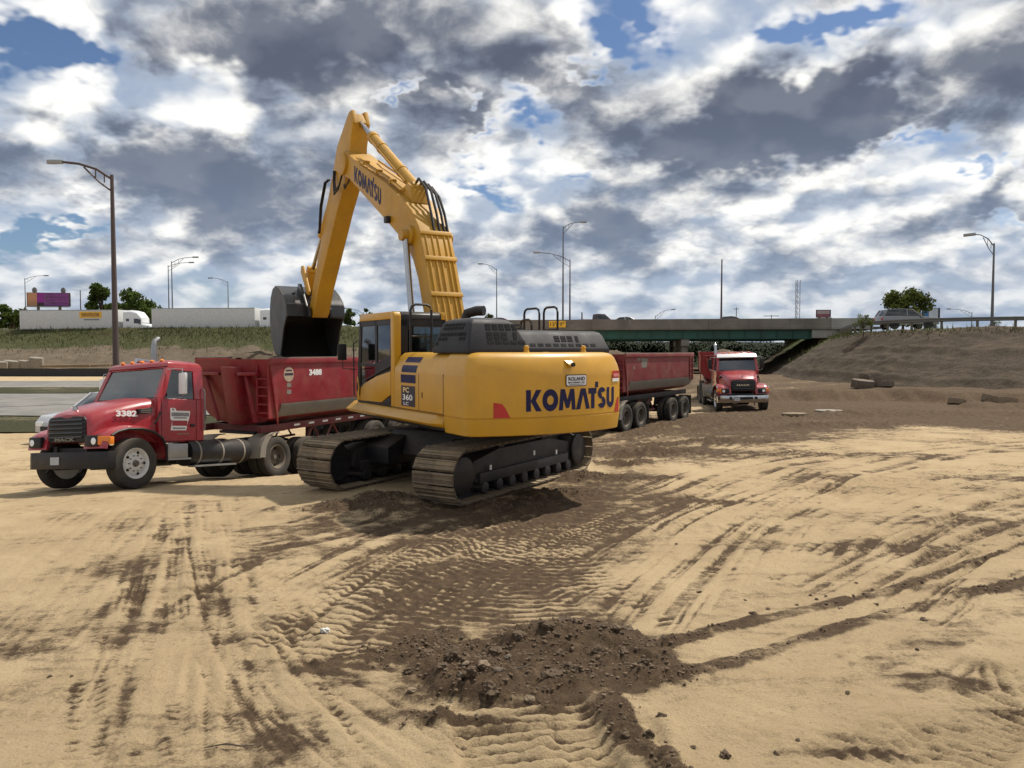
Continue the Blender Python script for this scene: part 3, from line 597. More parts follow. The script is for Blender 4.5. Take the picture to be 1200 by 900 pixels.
for yy in (.42, -.68): MB().lathe([(.05, 0), (.05, .03), (.035, .06), (.045, .09), (.035, .12), (.01, .13)], (-3.08, yy, 2.425), 'z', 10).build('lifting_eye', YEL, cw)
mb = MB(); mb.loft([[(-3.16, -.02+a, 2.44) for a in (0, .12)]+[(-3.02, .10, 2.45), (-3.02, -.02, 2.45)], [(-3.40, -.24, 2.30), (-3.40, -.10, 2.30), (-3.30, -.10, 2.37), (-3.30, -.24, 2.37)], [(-3.45, -.26, 2.24), (-3.45, -.13, 2.24), (-3.38, -.13, 2.28), (-3.38, -.26, 2.28)]]); mb.build('camera_housing', YEL, cw, .01)
MB().lathe([(.02, 0), (.035, 0), (.035, .03), (.02, .03)], (-3.475, -.195, 2.255), 'x', 10).build('rear_camera', BLK, cw)
def on_tail(u, v, z0=0, pr=.004):                           # wrap flat (across, up) coordinates on the curved rear face; u grows to the machine's right
    t = u/3.43; return (-(3.43+pr)*math.cos(t), -(3.43+pr)*math.sin(t), v)
# heavy block lettering drawn as polygons: K O M A T S U
def stroke_arc(cx, cy, ro, ri, a0, a1, n=14, sx=1.0):
    o = [(cx+sx*ro*math.cos(R(a0+(a1-a0)*i/n)), cy+ro*math.sin(R(a0+(a1-a0)*i/n))) for i in range(n+1)]
    i_ = [(cx+sx*ri*math.cos(R(a0+(a1-a0)*i/n)), cy+ri*math.sin(R(a0+(a1-a0)*i/n))) for i in range(n+1)]
    return [[o[k], o[k+1], i_[k+1], i_[k]] for k in range(n)]
def komatsu():
    P = []; H_ = 1.0; x = 0
    def q(*pts): P.append([(x+a, b) for a, b in pts])
    q((0, 0), (.27, 0), (.27, 1), (0, 1)); q((.27, .48), (.56, 1), (.88, 1), (.55, .5), (.90, 0), (.57, 0), (.27, .46)); x = .94
    for f in stroke_arc(.48, .5, .52, .22, 0, 360, 28, .93): q(*f)
    x = 1.95
    q((0, 0), (.26, 0), (.30, .55), (.10, 1)); q((.10, 1), (.38, 1), (.56, .48), (.46, .10)); q((.56, .48), (.74, 1), (1.02, 1), (.66, .10), (.46, .10)); q((.82, .55), (.86, 0), (1.12, 0), (1.02, 1)); x = 3.10
    q((0, 0), (.30, 0), (.52, .72), (.52, 1), (.34, 1)); q((.52, .72), (.74, 0), (1.04, 0), (.70, 1), (.52, 1)); x = 4.02
    q((0, .72), (.66, .72), (.66, 1), (0, 1)); q((.22, 0), (.50, 0), (.50, .72), (.22, .72)); q((.55, 1.02), (.80, 1.02), (.80, 1.30), (.55, 1.30)); x = 4.80
    for f in stroke_arc(.36, .73, .29, .05, 20, 270, 14, 1.25): q(*f)
    for f in stroke_arc(.36, .27, .29, .05, -160, 90, 14, 1.25): q(*f)
    x = 5.62
    q((0, .34), (.26, .34), (.26, 1), (0, 1)); q((.50, .34), (.76, .34), (.76, 1), (.50, 1))
    for f in stroke_arc(.38, .36, .38, .12, 180, 360, 14): q(*f)
    return P, 6.38
KP, KW = komatsu()
def brand(name, parent, m, w, h, fn, sub=True):
    mb = MB()
    for poly in KP:
        mb.add([fn(a/KW*w, b*h) for a, b in poly], [tuple(range(len(poly)))])
    return mb.build(name, m, parent, smooth=0)
brand('lettering', cw, NAVY, 1.86, .325, lambda a, b: on_tail(a-.62, b+1.555))
def tail_patch(name, poly, m, pr=.004): return MB().add([on_tail(u, v, pr=pr) for u, v in poly], [tuple(range(len(poly)))]).build(name, m, cw, smooth=0)
def rrect(u0, u1, v0, v1, r=.03):
    out = []
    for cx_, cy_, a in ((u1-r, v1-r, 0), (u0+r, v1-r, 90), (u0+r, v0+r, 180), (u1-r, v0+r, 270)):
        for k in range(4): out.append((cx_+r*math.cos(R(a+30*k)), cy_+r*math.sin(R(a+30*k))))
    return out
tail_patch('reflector', [(-1.13, 1.47), (-.87, 1.47), (-.95, 1.62), (-1.0, 1.68), (-1.13, 1.70)], REFL); tail_patch('reflector', [(1.40, 1.47), (1.26, 1.47), (1.30, 1.60), (1.36, 1.70), (1.40, 1.72)], REFL)
pl = tail_patch('dealer_plate', rrect(.07, .50, 1.92, 2.10), NAVY, .012); tail_patch('plate_face', rrect(.082, .488, 1.932, 2.088, .025), WHITE, .016)
for tx, sz, u0, v0, wd, ht in (('ROLAND', .1, .115, 2.005, .34, .06), ('MACHINERY CO.', .06, .11, 1.965, .35, .025)):
    v, f = text_mesh(tx, sz, .002); v[:, 0] *= wd/v[:, 0].max(); v[:, 1] *= ht/v[:, 1].max()
    MB().add([on_tail(u0+p[0], v0+p[1], pr=.022) for p in v], f).build('plate_text', NAVY, cw, smooth=0)
tail_patch('plate_line', [(.13, 1.945), (.44, 1.945), (.44, 1.952), (.13, 1.952)], NAVY, .022)
tail_patch('warning_label', [(1.18, 2.02), (1.40, 2.02), (1.40, 2.14), (1.18, 2.14)], REFL, .010); tail_patch('warning_label', [(1.18, 1.965), (1.40, 1.965), (1.40, 2.02), (1.18, 2.02)], WHITE, .010); tail_patch('warning_label', [(1.21, 2.045), (1.38, 2.045), (1.38, 2.10), (1.21, 2.10)], mat('label_pink', (.6, .2, .2), .5), .014)
# side machinery panels
PRF = [(1.40, 1.46), (1.462, 1.46), (1.462, 2.08), (1.45, 2.16), (1.40, 2.28), (1.33, 2.38), (1.26, 2.43), (1.10, 2.44), (.2, 2.44), (.2, 1.46)]
for sd in (1, -1):
    for x0, x1 in ((-.42, -2.325),) if sd == 1 else ((1.0, .1), (.085, -1.1), (-1.115, -2.325)):
        mb = MB(); mb.loft([[(x0, sd*a, b) for a, b in PRF], [(x1, sd*a, b) for a, b in PRF]]); pn = mb.build('side_panel', YEL, exc, .01, 1)
        if sd == 1: lp = pn
def side(x0, x1, z0, z1, m, name, pr=.003):
    """decal on the left side panel, following its rounded shoulder"""
    zs = [z0+(z1-z0)*i/6 for i in range(7)]
    def yz(z):
        P2 = [(1.462, 1.46), (1.462, 2.08), (1.45, 2.16), (1.40, 2.28), (1.33, 2.38), (1.26, 2.43)]
        return float(np.interp(z, [p[1] for p in P2], [p[0] for p in P2]))
    return MB().loft([[(x0, yz(z)+pr, z+pr*.5), (x1, yz(z)+pr, z+pr*.5)] for z in zs], cap=False, closed=False).build(name, m, lp, smooth=0)
DEC = mat('decal_black', (.018, .016, .03), .45)
side(-.72, -1.28, 1.52, 1.87, DEC, 'model_decal'); side(-.70, -1.30, 1.92, 2.06, NAVY, 'stripe'); side(-.72, -1.32, 2.10, 2.22, NAVY, 'stripe'); side(-.76, -1.36, 2.27, 2.36, NAVY, 'stripe')
letter('model_text', 'PC', mat('decal_gold', (.75, .55, .25), .5), lp, .12, (-.80, 1.467, 1.755), (-1, 0, 0), (0, 0, 1), .24, .003, .09)
letter('model_text', '360', WHITE, lp, .12, (-.78, 1.467, 1.625), (-1, 0, 0), (0, 0, 1), .40, .003, .10); letter('model_text', 'LC', WHITE, lp, .1, (-.82, 1.467, 1.54), (-1, 0, 0), (0, 0, 1), .2, .002, .055)
MB().box((-1.55, 1.464, 1.74), (.02, .01, .09)).build('panel_latch', BLK, lp); MB().box((-1.42, 1.4615, 1.78), (.010, .006, .62)).build('panel_seam', BLK, lp); MB().box((-2.333, 1.466, 1.78), (.016, .022, .64)).build('panel_seam', BLK, lp); MB().box((-1.37, 1.4615, 1.475), (1.9, .008, .010)).build('panel_seam', BLK, lp)
# engine hood: dark, stepped, slotted
def hood(y0, y1, x0, x1, zt, sl_l, sl_r, name, ys=0):
    rings = []
    for k, z in ((0, 2.43), (0, 2.50), (.55, zt-.08), (.8, zt-.025), (1.25, zt)):
        rings.append([(x0+.22*k, y0-sl_l*k, z), (x1-.22*k, y0-sl_l*k, z), (x1-.22*k, y1+sl_r*k, z), (x0+.22*k, y1+sl_r*k, z)])
    return MB().loft(rings).build(name, HOODM, exc, .03, 3)
h1 = hood(1.36, .24, -2.93, -1.72, 2.98, .22, .45, 'engine_hood'); h2 = hood(.55, -1.36, -2.92, -1.2, 2.80, .1, .10, 'engine_hood')
mb = MB()
def slot(y0, y1, z, h, fx): mb.prism([(fx(z)-.006, z), (fx(z+h)-.006, z+h), (fx(z+h)+.03, z+h), (fx(z)+.03, z)], y0, y1)
fx1 = lambda z: -2.93+.22*.55*(z-2.5)/(2.9-2.5) if z < 2.9 else -2.93+.22*(.55+.25*(z-2.9)/.055)
for row, n_, z, h, ya, yb in ((0, 6, 2.80, .035, 1.0, .28), (1, 6, 2.85, .035, 1.0, .30)):
    for i in range(n_): a = ya+(yb-ya)*i/n_; slot(a, a-.09, z, h, fx1)
for i in range(3):
    for z in (2.655, 2.715): slot(1.0-.13*i, .90-.13*i, z, .045, fx1)
for i in range(1): slot(.52, .46, 2.66, .10, fx1)
for i in range(5): slot(1.0-.14*i, .89-.14*i, 2.585, .04, fx1)
fx2 = lambda z: -2.92+.22*.55*(z-2.5)/(2.72-2.5)
for i in range(3):
    for z in (2.62, 2.67): slot(-.28-.13*i, -.38-.13*i, z, .04, fx2)
slot(-.70, -.76, 2.615, .095, fx2)
for i in range(9): slot(.22-.15*i, .12-.15*i, 2.545, .04, fx2)
tag(mb.build('vent_slots', mat('slot_black', (.004, .004, .005), .9), h1, smooth=0), kind='stuff')
mb = MB(); fy = lambda z: 1.36-.22*.55*(z-2.5)/(2.9-2.5)
for row, (z, h, n_, xa) in enumerate(((2.80, .04, 6, -1.95), (2.855, .04, 6, -1.97), (2.70, .05, 7, -1.88), (2.63, .05, 3, -1.84), (2.555, .05, 1, -1.80))):
    for i in range(n_):
        x = xa-.115*i; mb.prism([(fy(z)+.006, z), (fy(z+h)+.006, z+h), (fy(z+h)-.03, z+h), (fy(z)-.03, z)], x, x-.085, 'x')
for z in (2.63, 2.70):
    for i in range(2): mb.prism([(fy(z)+.006, z), (fy(z+.05)+.006, z+.05), (fy(z+.05)-.03, z+.05), (fy(z)-.03, z)], -2.55-.11*i, -2.63-.11*i, 'x')
tag(mb.build('vent_slots', MATS['slot_black'], h1, smooth=0), kind='stuff')
mb = MB(); mb.tube([(-1.5, .62, 2.45), (-1.5, .62, 3.0), (-1.52, .60, 3.10), (-1.66, .50, 3.14), (-1.78, .42, 3.14)], .085, 14); mb.build('exhaust_pipe', BLK, exc)
# handrails
def rail(name, pts, r=.022):
    return MB().tube(pts, r, 8).build(name, BLK, exc)
def urail(x0, x1, y0, y1, zb, zt):
    c = .10; e = lambda t: (x0+(x1-x0)*t, y0+(y1-y0)*t); L = math.hypot(x1-x0, y1-y0); k = c/L
    P_ = [(*e(0), zb), (*e(0), zt-c), (*e(.3*k), zt-.3*c), (*e(k), zt), (*e(1-k), zt), (*e(1-.3*k), zt-.3*c), (*e(1), zt-c), (*e(1), zb)]
    return rail('handrail', P_)
urail(-.25, -.78, -1.38, -1.38, 2.44, 3.28); urail(-.93, -1.38, -1.38, -1.38, 2.44, 3.28); urail(-.40, -.78, -1.20, -1.20, 2.44, 3.06); urail(-1.15, -1.38, -1.2, -1.2, 2.44, 2.82)
rail('handrail', [(-.25, -1.38, 2.86), (-.78, -1.38, 2.86)], .016); rail('handrail', [(-.93, -1.38, 2.86), (-1.38, -1.38, 2.86)], .016)
urail(-.80, -.80, 1.32, .92, 2.44, 3.27); rail('handrail', [(-.80, 1.32, 2.72), (-.80, .92, 2.72)], .014)
# right hand storage boxes ahead of the engine
MB().bb(.1, 1.5, -1.42, -.5, 1.46, 2.3).build('fuel_tank', YEL, exc, .05)
# cab --------------------------------------------------------------
CX0, CX1, CY0, CY1, CZ0, CZ1 = -.38, 1.42, .42, 1.455, 1.46, 3.16
cab = MB()
cab.bb(CX0, CX1, CY0, CY1, CZ0, CZ0+.06)                    # floor
cab.prism([(CX0, 3.02), (1.30, 3.02), (1.28, 3.10), (1.2, 3.16), (CX0+.1, 3.17), (CX0, 3.12)], CY0+.02, CY1-.03)   # roof
cab.bb(CX0, CX0+.06, CY0, CY1-.08, CZ0, 2.42); cab.bb(CX0, CX0+.06, CY0, CY0+.08, 2.42, 3.05); cab.bb(CX0, CX0+.06, CY1-.28, CY1-.12, 2.42, 3.05); cab.bb(CX0, CX0+.06, CY0, CY1-.1, 2.90, 3.03)
cab.prism([(1.34, 1.52), (1.42, 1.52), (1.40, 2.1), (1.30, 3.03), (1.22, 3.03), (1.32, 2.1)], CY1-.07, CY1-.005); cab.prism([(1.34, 1.52), (1.42, 1.52), (1.40, 2.1), (1.30, 3.03), (1.22, 3.03), (1.32, 2.1)], CY0, CY0+.07)
cab.bb(1.34, 1.42, CY0+.07, CY1-.07, 1.52, 1.70)
cab.bb(CX0, 1.36, CY0, CY0+.04, 1.5, 2.2); cab.bb(CX0, 1.28, CY0, CY0+.04, 2.9, 3.04); cab.bb(.40, .48, CY0, CY0+.04, 2.2, 2.9)
cabo = cab.build('cab', BLK, exc, .015, 1)
# left side: black door frame, panes, yellow lower skin and rear pillar
d = MB(); Y0, Y1 = CY1-.05, CY1-.012
d.bb(.42, .52, Y0, Y1, 1.75, 3.04); d.bb(CX0+.16, 1.30, Y0, Y1, 2.93, 3.03); d.prism([(1.30, 1.75), (1.40, 1.75), (1.29, 3.03), (1.19, 3.03)], Y0, Y1)
d.prism([(CX0+.14, 1.50), (.20, 1.50), (CX0+.14, 1.66)], Y0, Y1+.02); d.bb(.52, 1.33, Y0, Y1, 2.17, 2.23); d.prism([(CX0+.14, 2.08), (.45, 1.96), (.45, 2.24), (CX0+.14, 2.40)], Y0, Y1); d.bb(CX0+.14, CX0+.20, Y0, Y1, 2.3, 3.0)
d.tube([(1.26, Y1+.02, 1.60), (1.24, Y1+.02, 1.75), (1.0, Y1+.02, 1.9), (.5, Y1+.02, 2.02), (CX0+.16, Y1+.02, 2.18)], .016, 6)
door = d.build('door', BLK, exc, .008, 1)
MB().prism([(1.28, 1.50), (1.26, 1.74), (.95, 1.86), (.45, 1.99), (CX0+.15, 2.10), (CX0+.15, 1.68), (.2, 1.52)], Y0-.005, CY1+.004).build('door_skin', YEL, door, .012)
MB().prism([(1.43, 1.50), (1.42, 1.95), (1.38, 1.97), (1.33, 1.75), (1.30, 1.50)], CY1-.09, CY1+.006).build('front_corner', YEL, door, .012); MB().prism([(1.385+.035*math.cos(R(k*45)), 1.76+.09*math.sin(R(k*45))) for k in range(8)], CY1+.002, CY1+.010).build('corner_lamp', BLK, door)
MB().prism([(CX0+.13, 1.47), (CX0-.02, 1.47), (CX0-.02, 3.10), (CX0+.02, 3.16), (CX0+.13, 3.16)], CY1-.14, CY1+.008).build('rear_pillar', YEL, cabo, .03, 3)
MB().prism([(CX0+.13, 3.03), (1.30, 3.03), (1.27, 3.10), (1.2, 3.165), (CX0+.13, 3.165)], CY1-.10, CY1).build('roof_edge', YEL, cabo, .02)
MB().bb(CX0-.01, 1.1, CY0+.015, CY0+.10, 3.03, 3.165).build('roof_edge', YEL, cabo, .02)
MB().prism([(.52, 2.22), (1.34, 2.22), (1.27, 2.94), (.52, 2.94)], CY1-.035, CY1-.027).build('pane', GLASS, door, smooth=0); MB().prism([(.52, 1.95), (.52, 2.18), (1.34, 2.18), (1.36, 1.78), (1.25, 1.74)], CY1-.035, CY1-.027).build('pane', GLASSD, door, smooth=0)
MB().prism([(CX0+.19, 2.36), (.43, 2.22), (.43, 2.94), (CX0+.19, 2.94)], CY1-.035, CY1-.027).build('pane', GLASS, door, smooth=0)
MB().add([(1.36, CY0+.06, 1.7), (1.36, CY1-.06, 1.7), (1.26, CY1-.06, 3.03), (1.26, CY0+.06, 3.03)], [(0, 1, 2, 3)]).build('windscreen', GLASS, cabo, smooth=0)
MB().bb(CX0+.02, CX0+.03, CY0+.06, CY1-.26, 2.42, 2.92).build('rear_window', GLASS, cabo, smooth=0); MB().bb(CX0+.2, 1.28, CY0+.015, CY0+.022, 2.2, 2.92).build('side_window', GLASS, cabo, smooth=0)
st = MB().bb(.0, .5, .66, 1.18, 1.52, 1.95); st.prism([(-.02, 1.9), (.14, 1.9), (.05, 2.62), (-.08, 2.62)], .68, 1.16); st.prism([(-.06, 2.62), (.04, 2.62), (.02, 2.86), (-.06, 2.86)], .78, 1.06); st.build('seat', SEATM, cabo, .04)
MB().tube([(1.40, CY1+.02, 2.1), (1.45, CY1+.28, 2.12), (1.45, CY1+.30, 2.5)], .012, 6).build('mirror_arm', BLK, cabo); MB().bb(1.43, 1.47, CY1+.20, CY1+.38, 2.28, 2.6).build('mirror', BLK, cabo, .02)
rail('handrail', [(1.44, CY1+.02, 1.55), (1.46, CY1+.05, 1.6), (1.46, CY1+.05, 2.6), (1.38, CY1+.01, 2.66)], .014)
# boom -------------------------------------------------------------
BW = .34
BOOM = [(-.10, 1.80), (.10, 1.70), (.38, 1.78), (.62, 2.6), (.72, 3.21), (.98, 3.92), (1.22, 4.32), (1.58, 4.66), (2.0, 4.93), (2.6, 5.29), (4.13, 6.18), (4.75, 6.55), (5.02, 6.66), (5.28, 6.78), (5.42, 7.0), (5.32, 7.22), (5.10, 7.30), (4.86, 7.18), (4.1, 6.76), (2.6, 6.08), (1.75, 5.62), (1.25, 5.28), (.92, 4.92), (.70, 4.4), (.35, 3.4), (.02, 2.4)]
mb = MB(); mb.prism(BOOM, -BW, BW); boom = mb.build('boom', YEL2, exc, .012)
for sd in (1, -1):                                          # weld bosses and flanges
    MB().lathe([(.10, 0), (.27, 0), (.27, .06), (.22, .075), (.10, .075)], (5.13, sd*BW, 6.98), n=20).build('pin_boss', YEL2, boom, fn=lambda x, y, z, sd=sd: (x, sd*BW+(y-sd*BW)*sd, z))
    MB().lathe([(.05, 0), (.20, 0), (.20, .07), (.16, .09), (.05, .09)], (1.30, sd*BW, 4.78), n=20).build('pin_boss', YEL2, boom, fn=lambda x, y, z, sd=sd: (x, sd*BW+(y-sd*BW)*sd, z))
    brand('lettering', boom, NAVY, 1.75, .42, (lambda a, b: (4.42-a*.915, BW+.004, 6.44-a*.47+b*.86)) if sd == 1 else (lambda a, b: (2.9+a*.915, -BW-.004, 5.62+a*.47+b*.86)))
mb = MB(); mb.bb(2.30, 2.46, BW-.02, BW+.10, 5.18, 5.32); mb.build('boom_lamp', BLK, boom, .02)
MB().prism([(1.55, 5.50), (1.62, 5.86), (1.76, 5.94), (1.92, 5.88), (2.25, 5.86)], -.20, .20).build('cylinder_bracket', YEL2, boom, .01)
# steel pipes up the back of the boom, with clamps
bk = [(.06, 2.45), (.35, 3.30), (.70, 4.30), (.93, 4.83)]; top = [(1.9, 5.75), (2.7, 6.17), (3.6, 6.56), (4.4, 6.93)]
def off(pts, k):
    out = []
    for i, (x, z) in enumerate(pts):
        a, b = pts[max(0, i-1)], pts[min(len(pts)-1, i+1)]; L = math.hypot(b[0]-a[0], b[1]-a[1]); out.append((x-(b[1]-a[1])/L*k, z+(b[0]-a[0])/L*k))
    return out
for yy in (-.27, -.17, -.02, .10, .24):
    MB().tube([(x, yy, z) for x, z in off(bk, .040)], .022, 8).build('pipe', YEL2, boom)
for k in (.08, .42, .70, .97):
    x, z = np.interp(k, [0, .33, .72, 1], [p[0] for p in bk]), np.interp(k, [0, .33, .72, 1], [p[1] for p in bk]); MB().box((x-.05, 0, z+.03), (.09, .70, .035), Matrix.Rotation(R(-68), 3, 'Y')).build('pipe_clamp', YEL2, boom, .01)
for yy in (.22, .29, -.25): MB().tube([(x, yy, z) for x, z in off(top, .05)], .022, 8).build('pipe', YEL2, boom)
for k in (.2, .5, .8): x, z = 1.9+2.5*k, 5.80+1.16*k+.04; MB().box((x, .25, z), (.06, .16, .10), Matrix.Rotation(R(-25), 3, 'Y')).build('pipe_clamp', YEL2, boom, .01)
for i, yy in enumerate((-.28, -.20, -.10, .02)):
    MB().tube([(.92-.04, yy, 4.85), (1.02, yy, 5.22), (1.22, yy+.02, 5.60+.05*i), (1.50, yy+.04, 5.84+.05*i), (1.80, yy*.6, 5.92), (2.05, yy*.5, 5.90)], .028, 8).build('hose', BLK, boom)
# cylinders
def ram(name, p0, p1, rb, rr, frac, parent, m=YEL2):
    p0, p1 = Vector(p0), Vector(p1); pm = p0.lerp(p1, frac)
    mb = MB(); mb.cyl(p0, pm, rb, n=16); dn = (pm-p0).normalized(); mb.cyl(pm-dn*.12, pm+dn*.02, rb*1.14, n=16)
    o = mb.build(name, m, parent); MB().cyl(pm, p1, rr, n=14).build('rod', CHR, o)
    for q in (p0, p1): MB().lathe([(.04, -rb), (rb*1.1, -rb), (rb*1.1, rb), (.04, rb)], q, n=14).build('rod_end', m, o)
    return o
for sd in (1, -1): ram('boom_cylinder', (.72, sd*.46, 1.60), (1.30, sd*.46, 4.78), .105, .065, .45, exc)
MB().cyl((1.30, -.56, 4.78), (1.30, .56, 4.78), .06).build('pin', YEL2, boom)
ac = ram('arm_cylinder', (1.74, 0, 5.84), (4.98, 0, 8.02), .12, .062, .73, exc); MB().tube([(2.0, .14, 6.02), (3.9, .14, 7.30), (4.05, .10, 7.42)], .02, 6).build('pipe', YEL2, ac)
for k in (.25, .62): p = Vector((1.74, 0, 5.84)).lerp(Vector((4.98, 0, 8.02)), k*.9); MB().cyl(p-Vector((.03, 0, .02)), p+Vector((.03, 0, .02)), .135, n=16).build('clamp', YEL2, ac)
# arm (stick)
ARM = [(4.80, 7.95), (4.90, 8.16), (5.10, 8.22), (5.30, 8.08), (5.95, 7.58), (6.18, 7.16), (6.95, 5.95), (8.12, 4.0), (8.32, 3.62), (8.26, 3.44), (8.08, 3.38), (7.92, 3.50), (7.55, 4.1), (5.98, 6.0), (5.20, 6.80), (5.02, 7.05), (5.02, 7.4)]
arm = MB().prism(ARM, -.22, .22).build('arm', YEL2, exc, .02)
for yy in (-.16, .16): MB().prism([(4.78, 7.9), (5.15, 7.86), (5.12, 8.24), (4.90, 8.24)], yy-.05, yy+.05).build('arm_lug', YEL2, arm, .02)
for i, yy in enumerate((.235, .27)):
    MB().tube([(5.35-.06*i, yy, 7.0), (5.45, yy+.10, 6.55-.12*i), (5.75, yy+.10, 6.45-.1*i), (6.0, yy+.03, 6.75), (6.05, yy, 7.0)], .022, 7).build('hose', BLK, arm)
    MB().tube([(6.45, yy, 6.86), (6.62, yy+.05, 6.80), (6.95, yy+.06, 6.25), (7.25, yy, 5.78-.1*i), (7.32, yy, 5.6)], .024, 7).build('hose', BLK, arm)
MB().tube([(5.05, .2, 6.8), (4.95, .28, 6.55), (5.25, .28, 6.42), (5.45, .22, 6.55)], .022, 7).build('hose', BLK, arm)
bc = ram('bucket_cylinder', (6.35, 0, 7.05), (8.72, 0, 4.72), .105, .055, .62, exc)
for sd in (1, -1):
    mb = MB(); mb.prism([(8.64, 4.86), (8.80, 4.86), (8.86, 4.70), (8.30, 4.02), (8.16, 4.0), (8.10, 4.10)], sd*.24, sd*.30); mb.build('link_arm', YEL2, exc, .02)
MB().prism([(8.60, 4.80), (8.78, 4.88), (8.90, 4.76), (9.02, 4.24), (8.90, 4.12), (8.76, 4.20)], -.13, .13).build('bucket_link', YEL2, exc, .03)
# bucket: curved shell with two side plates, mouth towards the machine
SH = [(8.42, 3.72), (8.55, 3.88), (8.80, 4.06), (9.15, 4.24), (9.50, 4.33), (9.80, 4.26), (10.02, 4.02), (10.14, 3.66), (10.14, 3.25), (10.02, 2.85), (9.78, 2.50), (9.45, 2.26), (9.15, 2.14)]
HB = .80; th = .045
inn = off(SH, -th) if off(SH, -th)[5][1] < SH[5][1] else off(SH, th)
BUCK = mat('bucket_black', (.008, .008, .010), .32, dust=.05)
mb = MB(); mb.loft([[(a[0], -HB, a[1]), (a[0], HB, a[1]), (b[0], HB, b[1]), (b[0], -HB, b[1])] for a, b in zip(SH, inn)]); bucket = mb.build('bucket', BUCK, exc, smooth=50)
BSIDE = mat('bucket_side', (.032, .033, .037), .5, dust=.15)
for sd in (1, -1): MB().prism(SH+[(8.72, 3.10), (8.40, 3.45)], sd*HB, sd*(HB+.04)).build('side_plate', BSIDE, bucket, .008, 1)
MB().prism([(8.34, 3.42), (8.46, 3.36), (8.60, 3.62), (8.66, 3.90), (8.42, 3.76)], -HB-.02, HB+.02).build('back_beam', BUCK, bucket, .02)
for yy in (-.30, .30): MB().prism([(8.02, 3.40), (8.22, 3.36), (8.60, 3.60), (9.1, 4.2), (9.02, 4.38), (8.84, 4.36), (8.3, 3.72), (8.02, 3.62)], yy-.03, yy+.03).build('bucket_ear', BUCK, bucket, .01)
for i in range(5):
    y = -.68+.34*i; MB().loft([[(9.30, y-.07, 2.18), (9.30, y+.07, 2.18), (9.28, y+.07, 2.26), (9.28, y-.07, 2.26)], [(8.95, y-.035, 2.02), (8.95, y+.035, 2.02), (8.95, y+.035, 2.05), (8.95, y-.035, 2.05)]]).build('tooth', BSIDE, bucket, .01)
MB().lathe([(.02, 0), (.045, 0), (.045, .03), (.02, .03)], (8.86, .50, 4.10), 'z', 10).build('bolt', STEEL, bucket)

# ------------------------------------------------------------------ wheels
def wheel(parent, x, y, out, r=.53, w=.29, rimm=WHEELW, dish=.06, hub=True, z=None):
    """out = +1 / -1: outer side; the rim is the part, tyre and hub its pieces"""
    z = r if z is None else z; rr = r*.60
    F = lambda X, Y, Z: (x+X, y+Y*out, z+Z)
    o = MB().lathe([(.12, w*.5-dish), (rr*.62, w*.5-dish-.01), (rr*.80, w*.5-dish-.035), (rr*.90, w*.5-.02), (rr*1.0, w*.5-.005), (rr*1.03, w*.5-.02), (rr*1.0, -w*.5), (.12, -w*.5)], (0, 0, 0), n=28).build('wheel', rimm, parent, fn=F)
    t = MB(); t.lathe([(rr*1.0, w*.40), (rr*1.06, w*.47), (r*.78, w*.52), (r*.92, w*.50), (r*.975, w*.46), (r, w*.38), (r, w*.27), (r-.014, w*.255), (r-.014, w*.225), (r, w*.21), (r, w*.03), (r-.014, w*.02), (r-.014, -w*.02), (r, -w*.03), (r, -w*.21), (r-.014, -w*.225), (r-.014, -w*.255), (r, -w*.27), (r, -w*.38), (r*.975, -w*.46), (r*.92, -w*.50), (r*.78, -w*.5), (rr, -w*.4)], (0, 0, 0), n=40, cap=False)
    t.build('tyre', RUB, o, fn=F)
    if hub:
        h = MB().lathe([(.02, w*.5-dish+.06), (.05, w*.5-dish+.06), (.06, w*.5-dish+.03), (.075, w*.5-dish), (.02, w*.5-dish-.02)], (0, 0, 0), n=16)
        for k in range(10):
            a = 2*math.pi*k/10; c = (.165*math.cos(a), w*.5-dish, .165*math.sin(a)); h.cyl((c[0], c[1]-.02, c[2]), (c[0], c[1]+.03, c[2]), .013, n=6)
        h.build('hub', DKRIM if rimm is not CHR else CHR, o, fn=F)
        for k in range(5):
            a = 2*math.pi*(k+.5)/5; h2 = MB().cyl((.225*math.cos(a), w*.5-dish-.045, .225*math.sin(a)), (.225*math.cos(a), w*.5-dish+.002, .225*math.sin(a)), .026, n=8); h2.build('hand_hole', MATS['slot_black'], o, fn=F)
    return o
def dual(parent, x, y, out, rimm=DKRIM, r=.52):
    wheel(parent, x, y-out*.0, out, r, .25, rimm, dish=.15, hub=True); wheel(parent, x, y-out*.31, out, r, .25, rimm, dish=.1, hub=False)

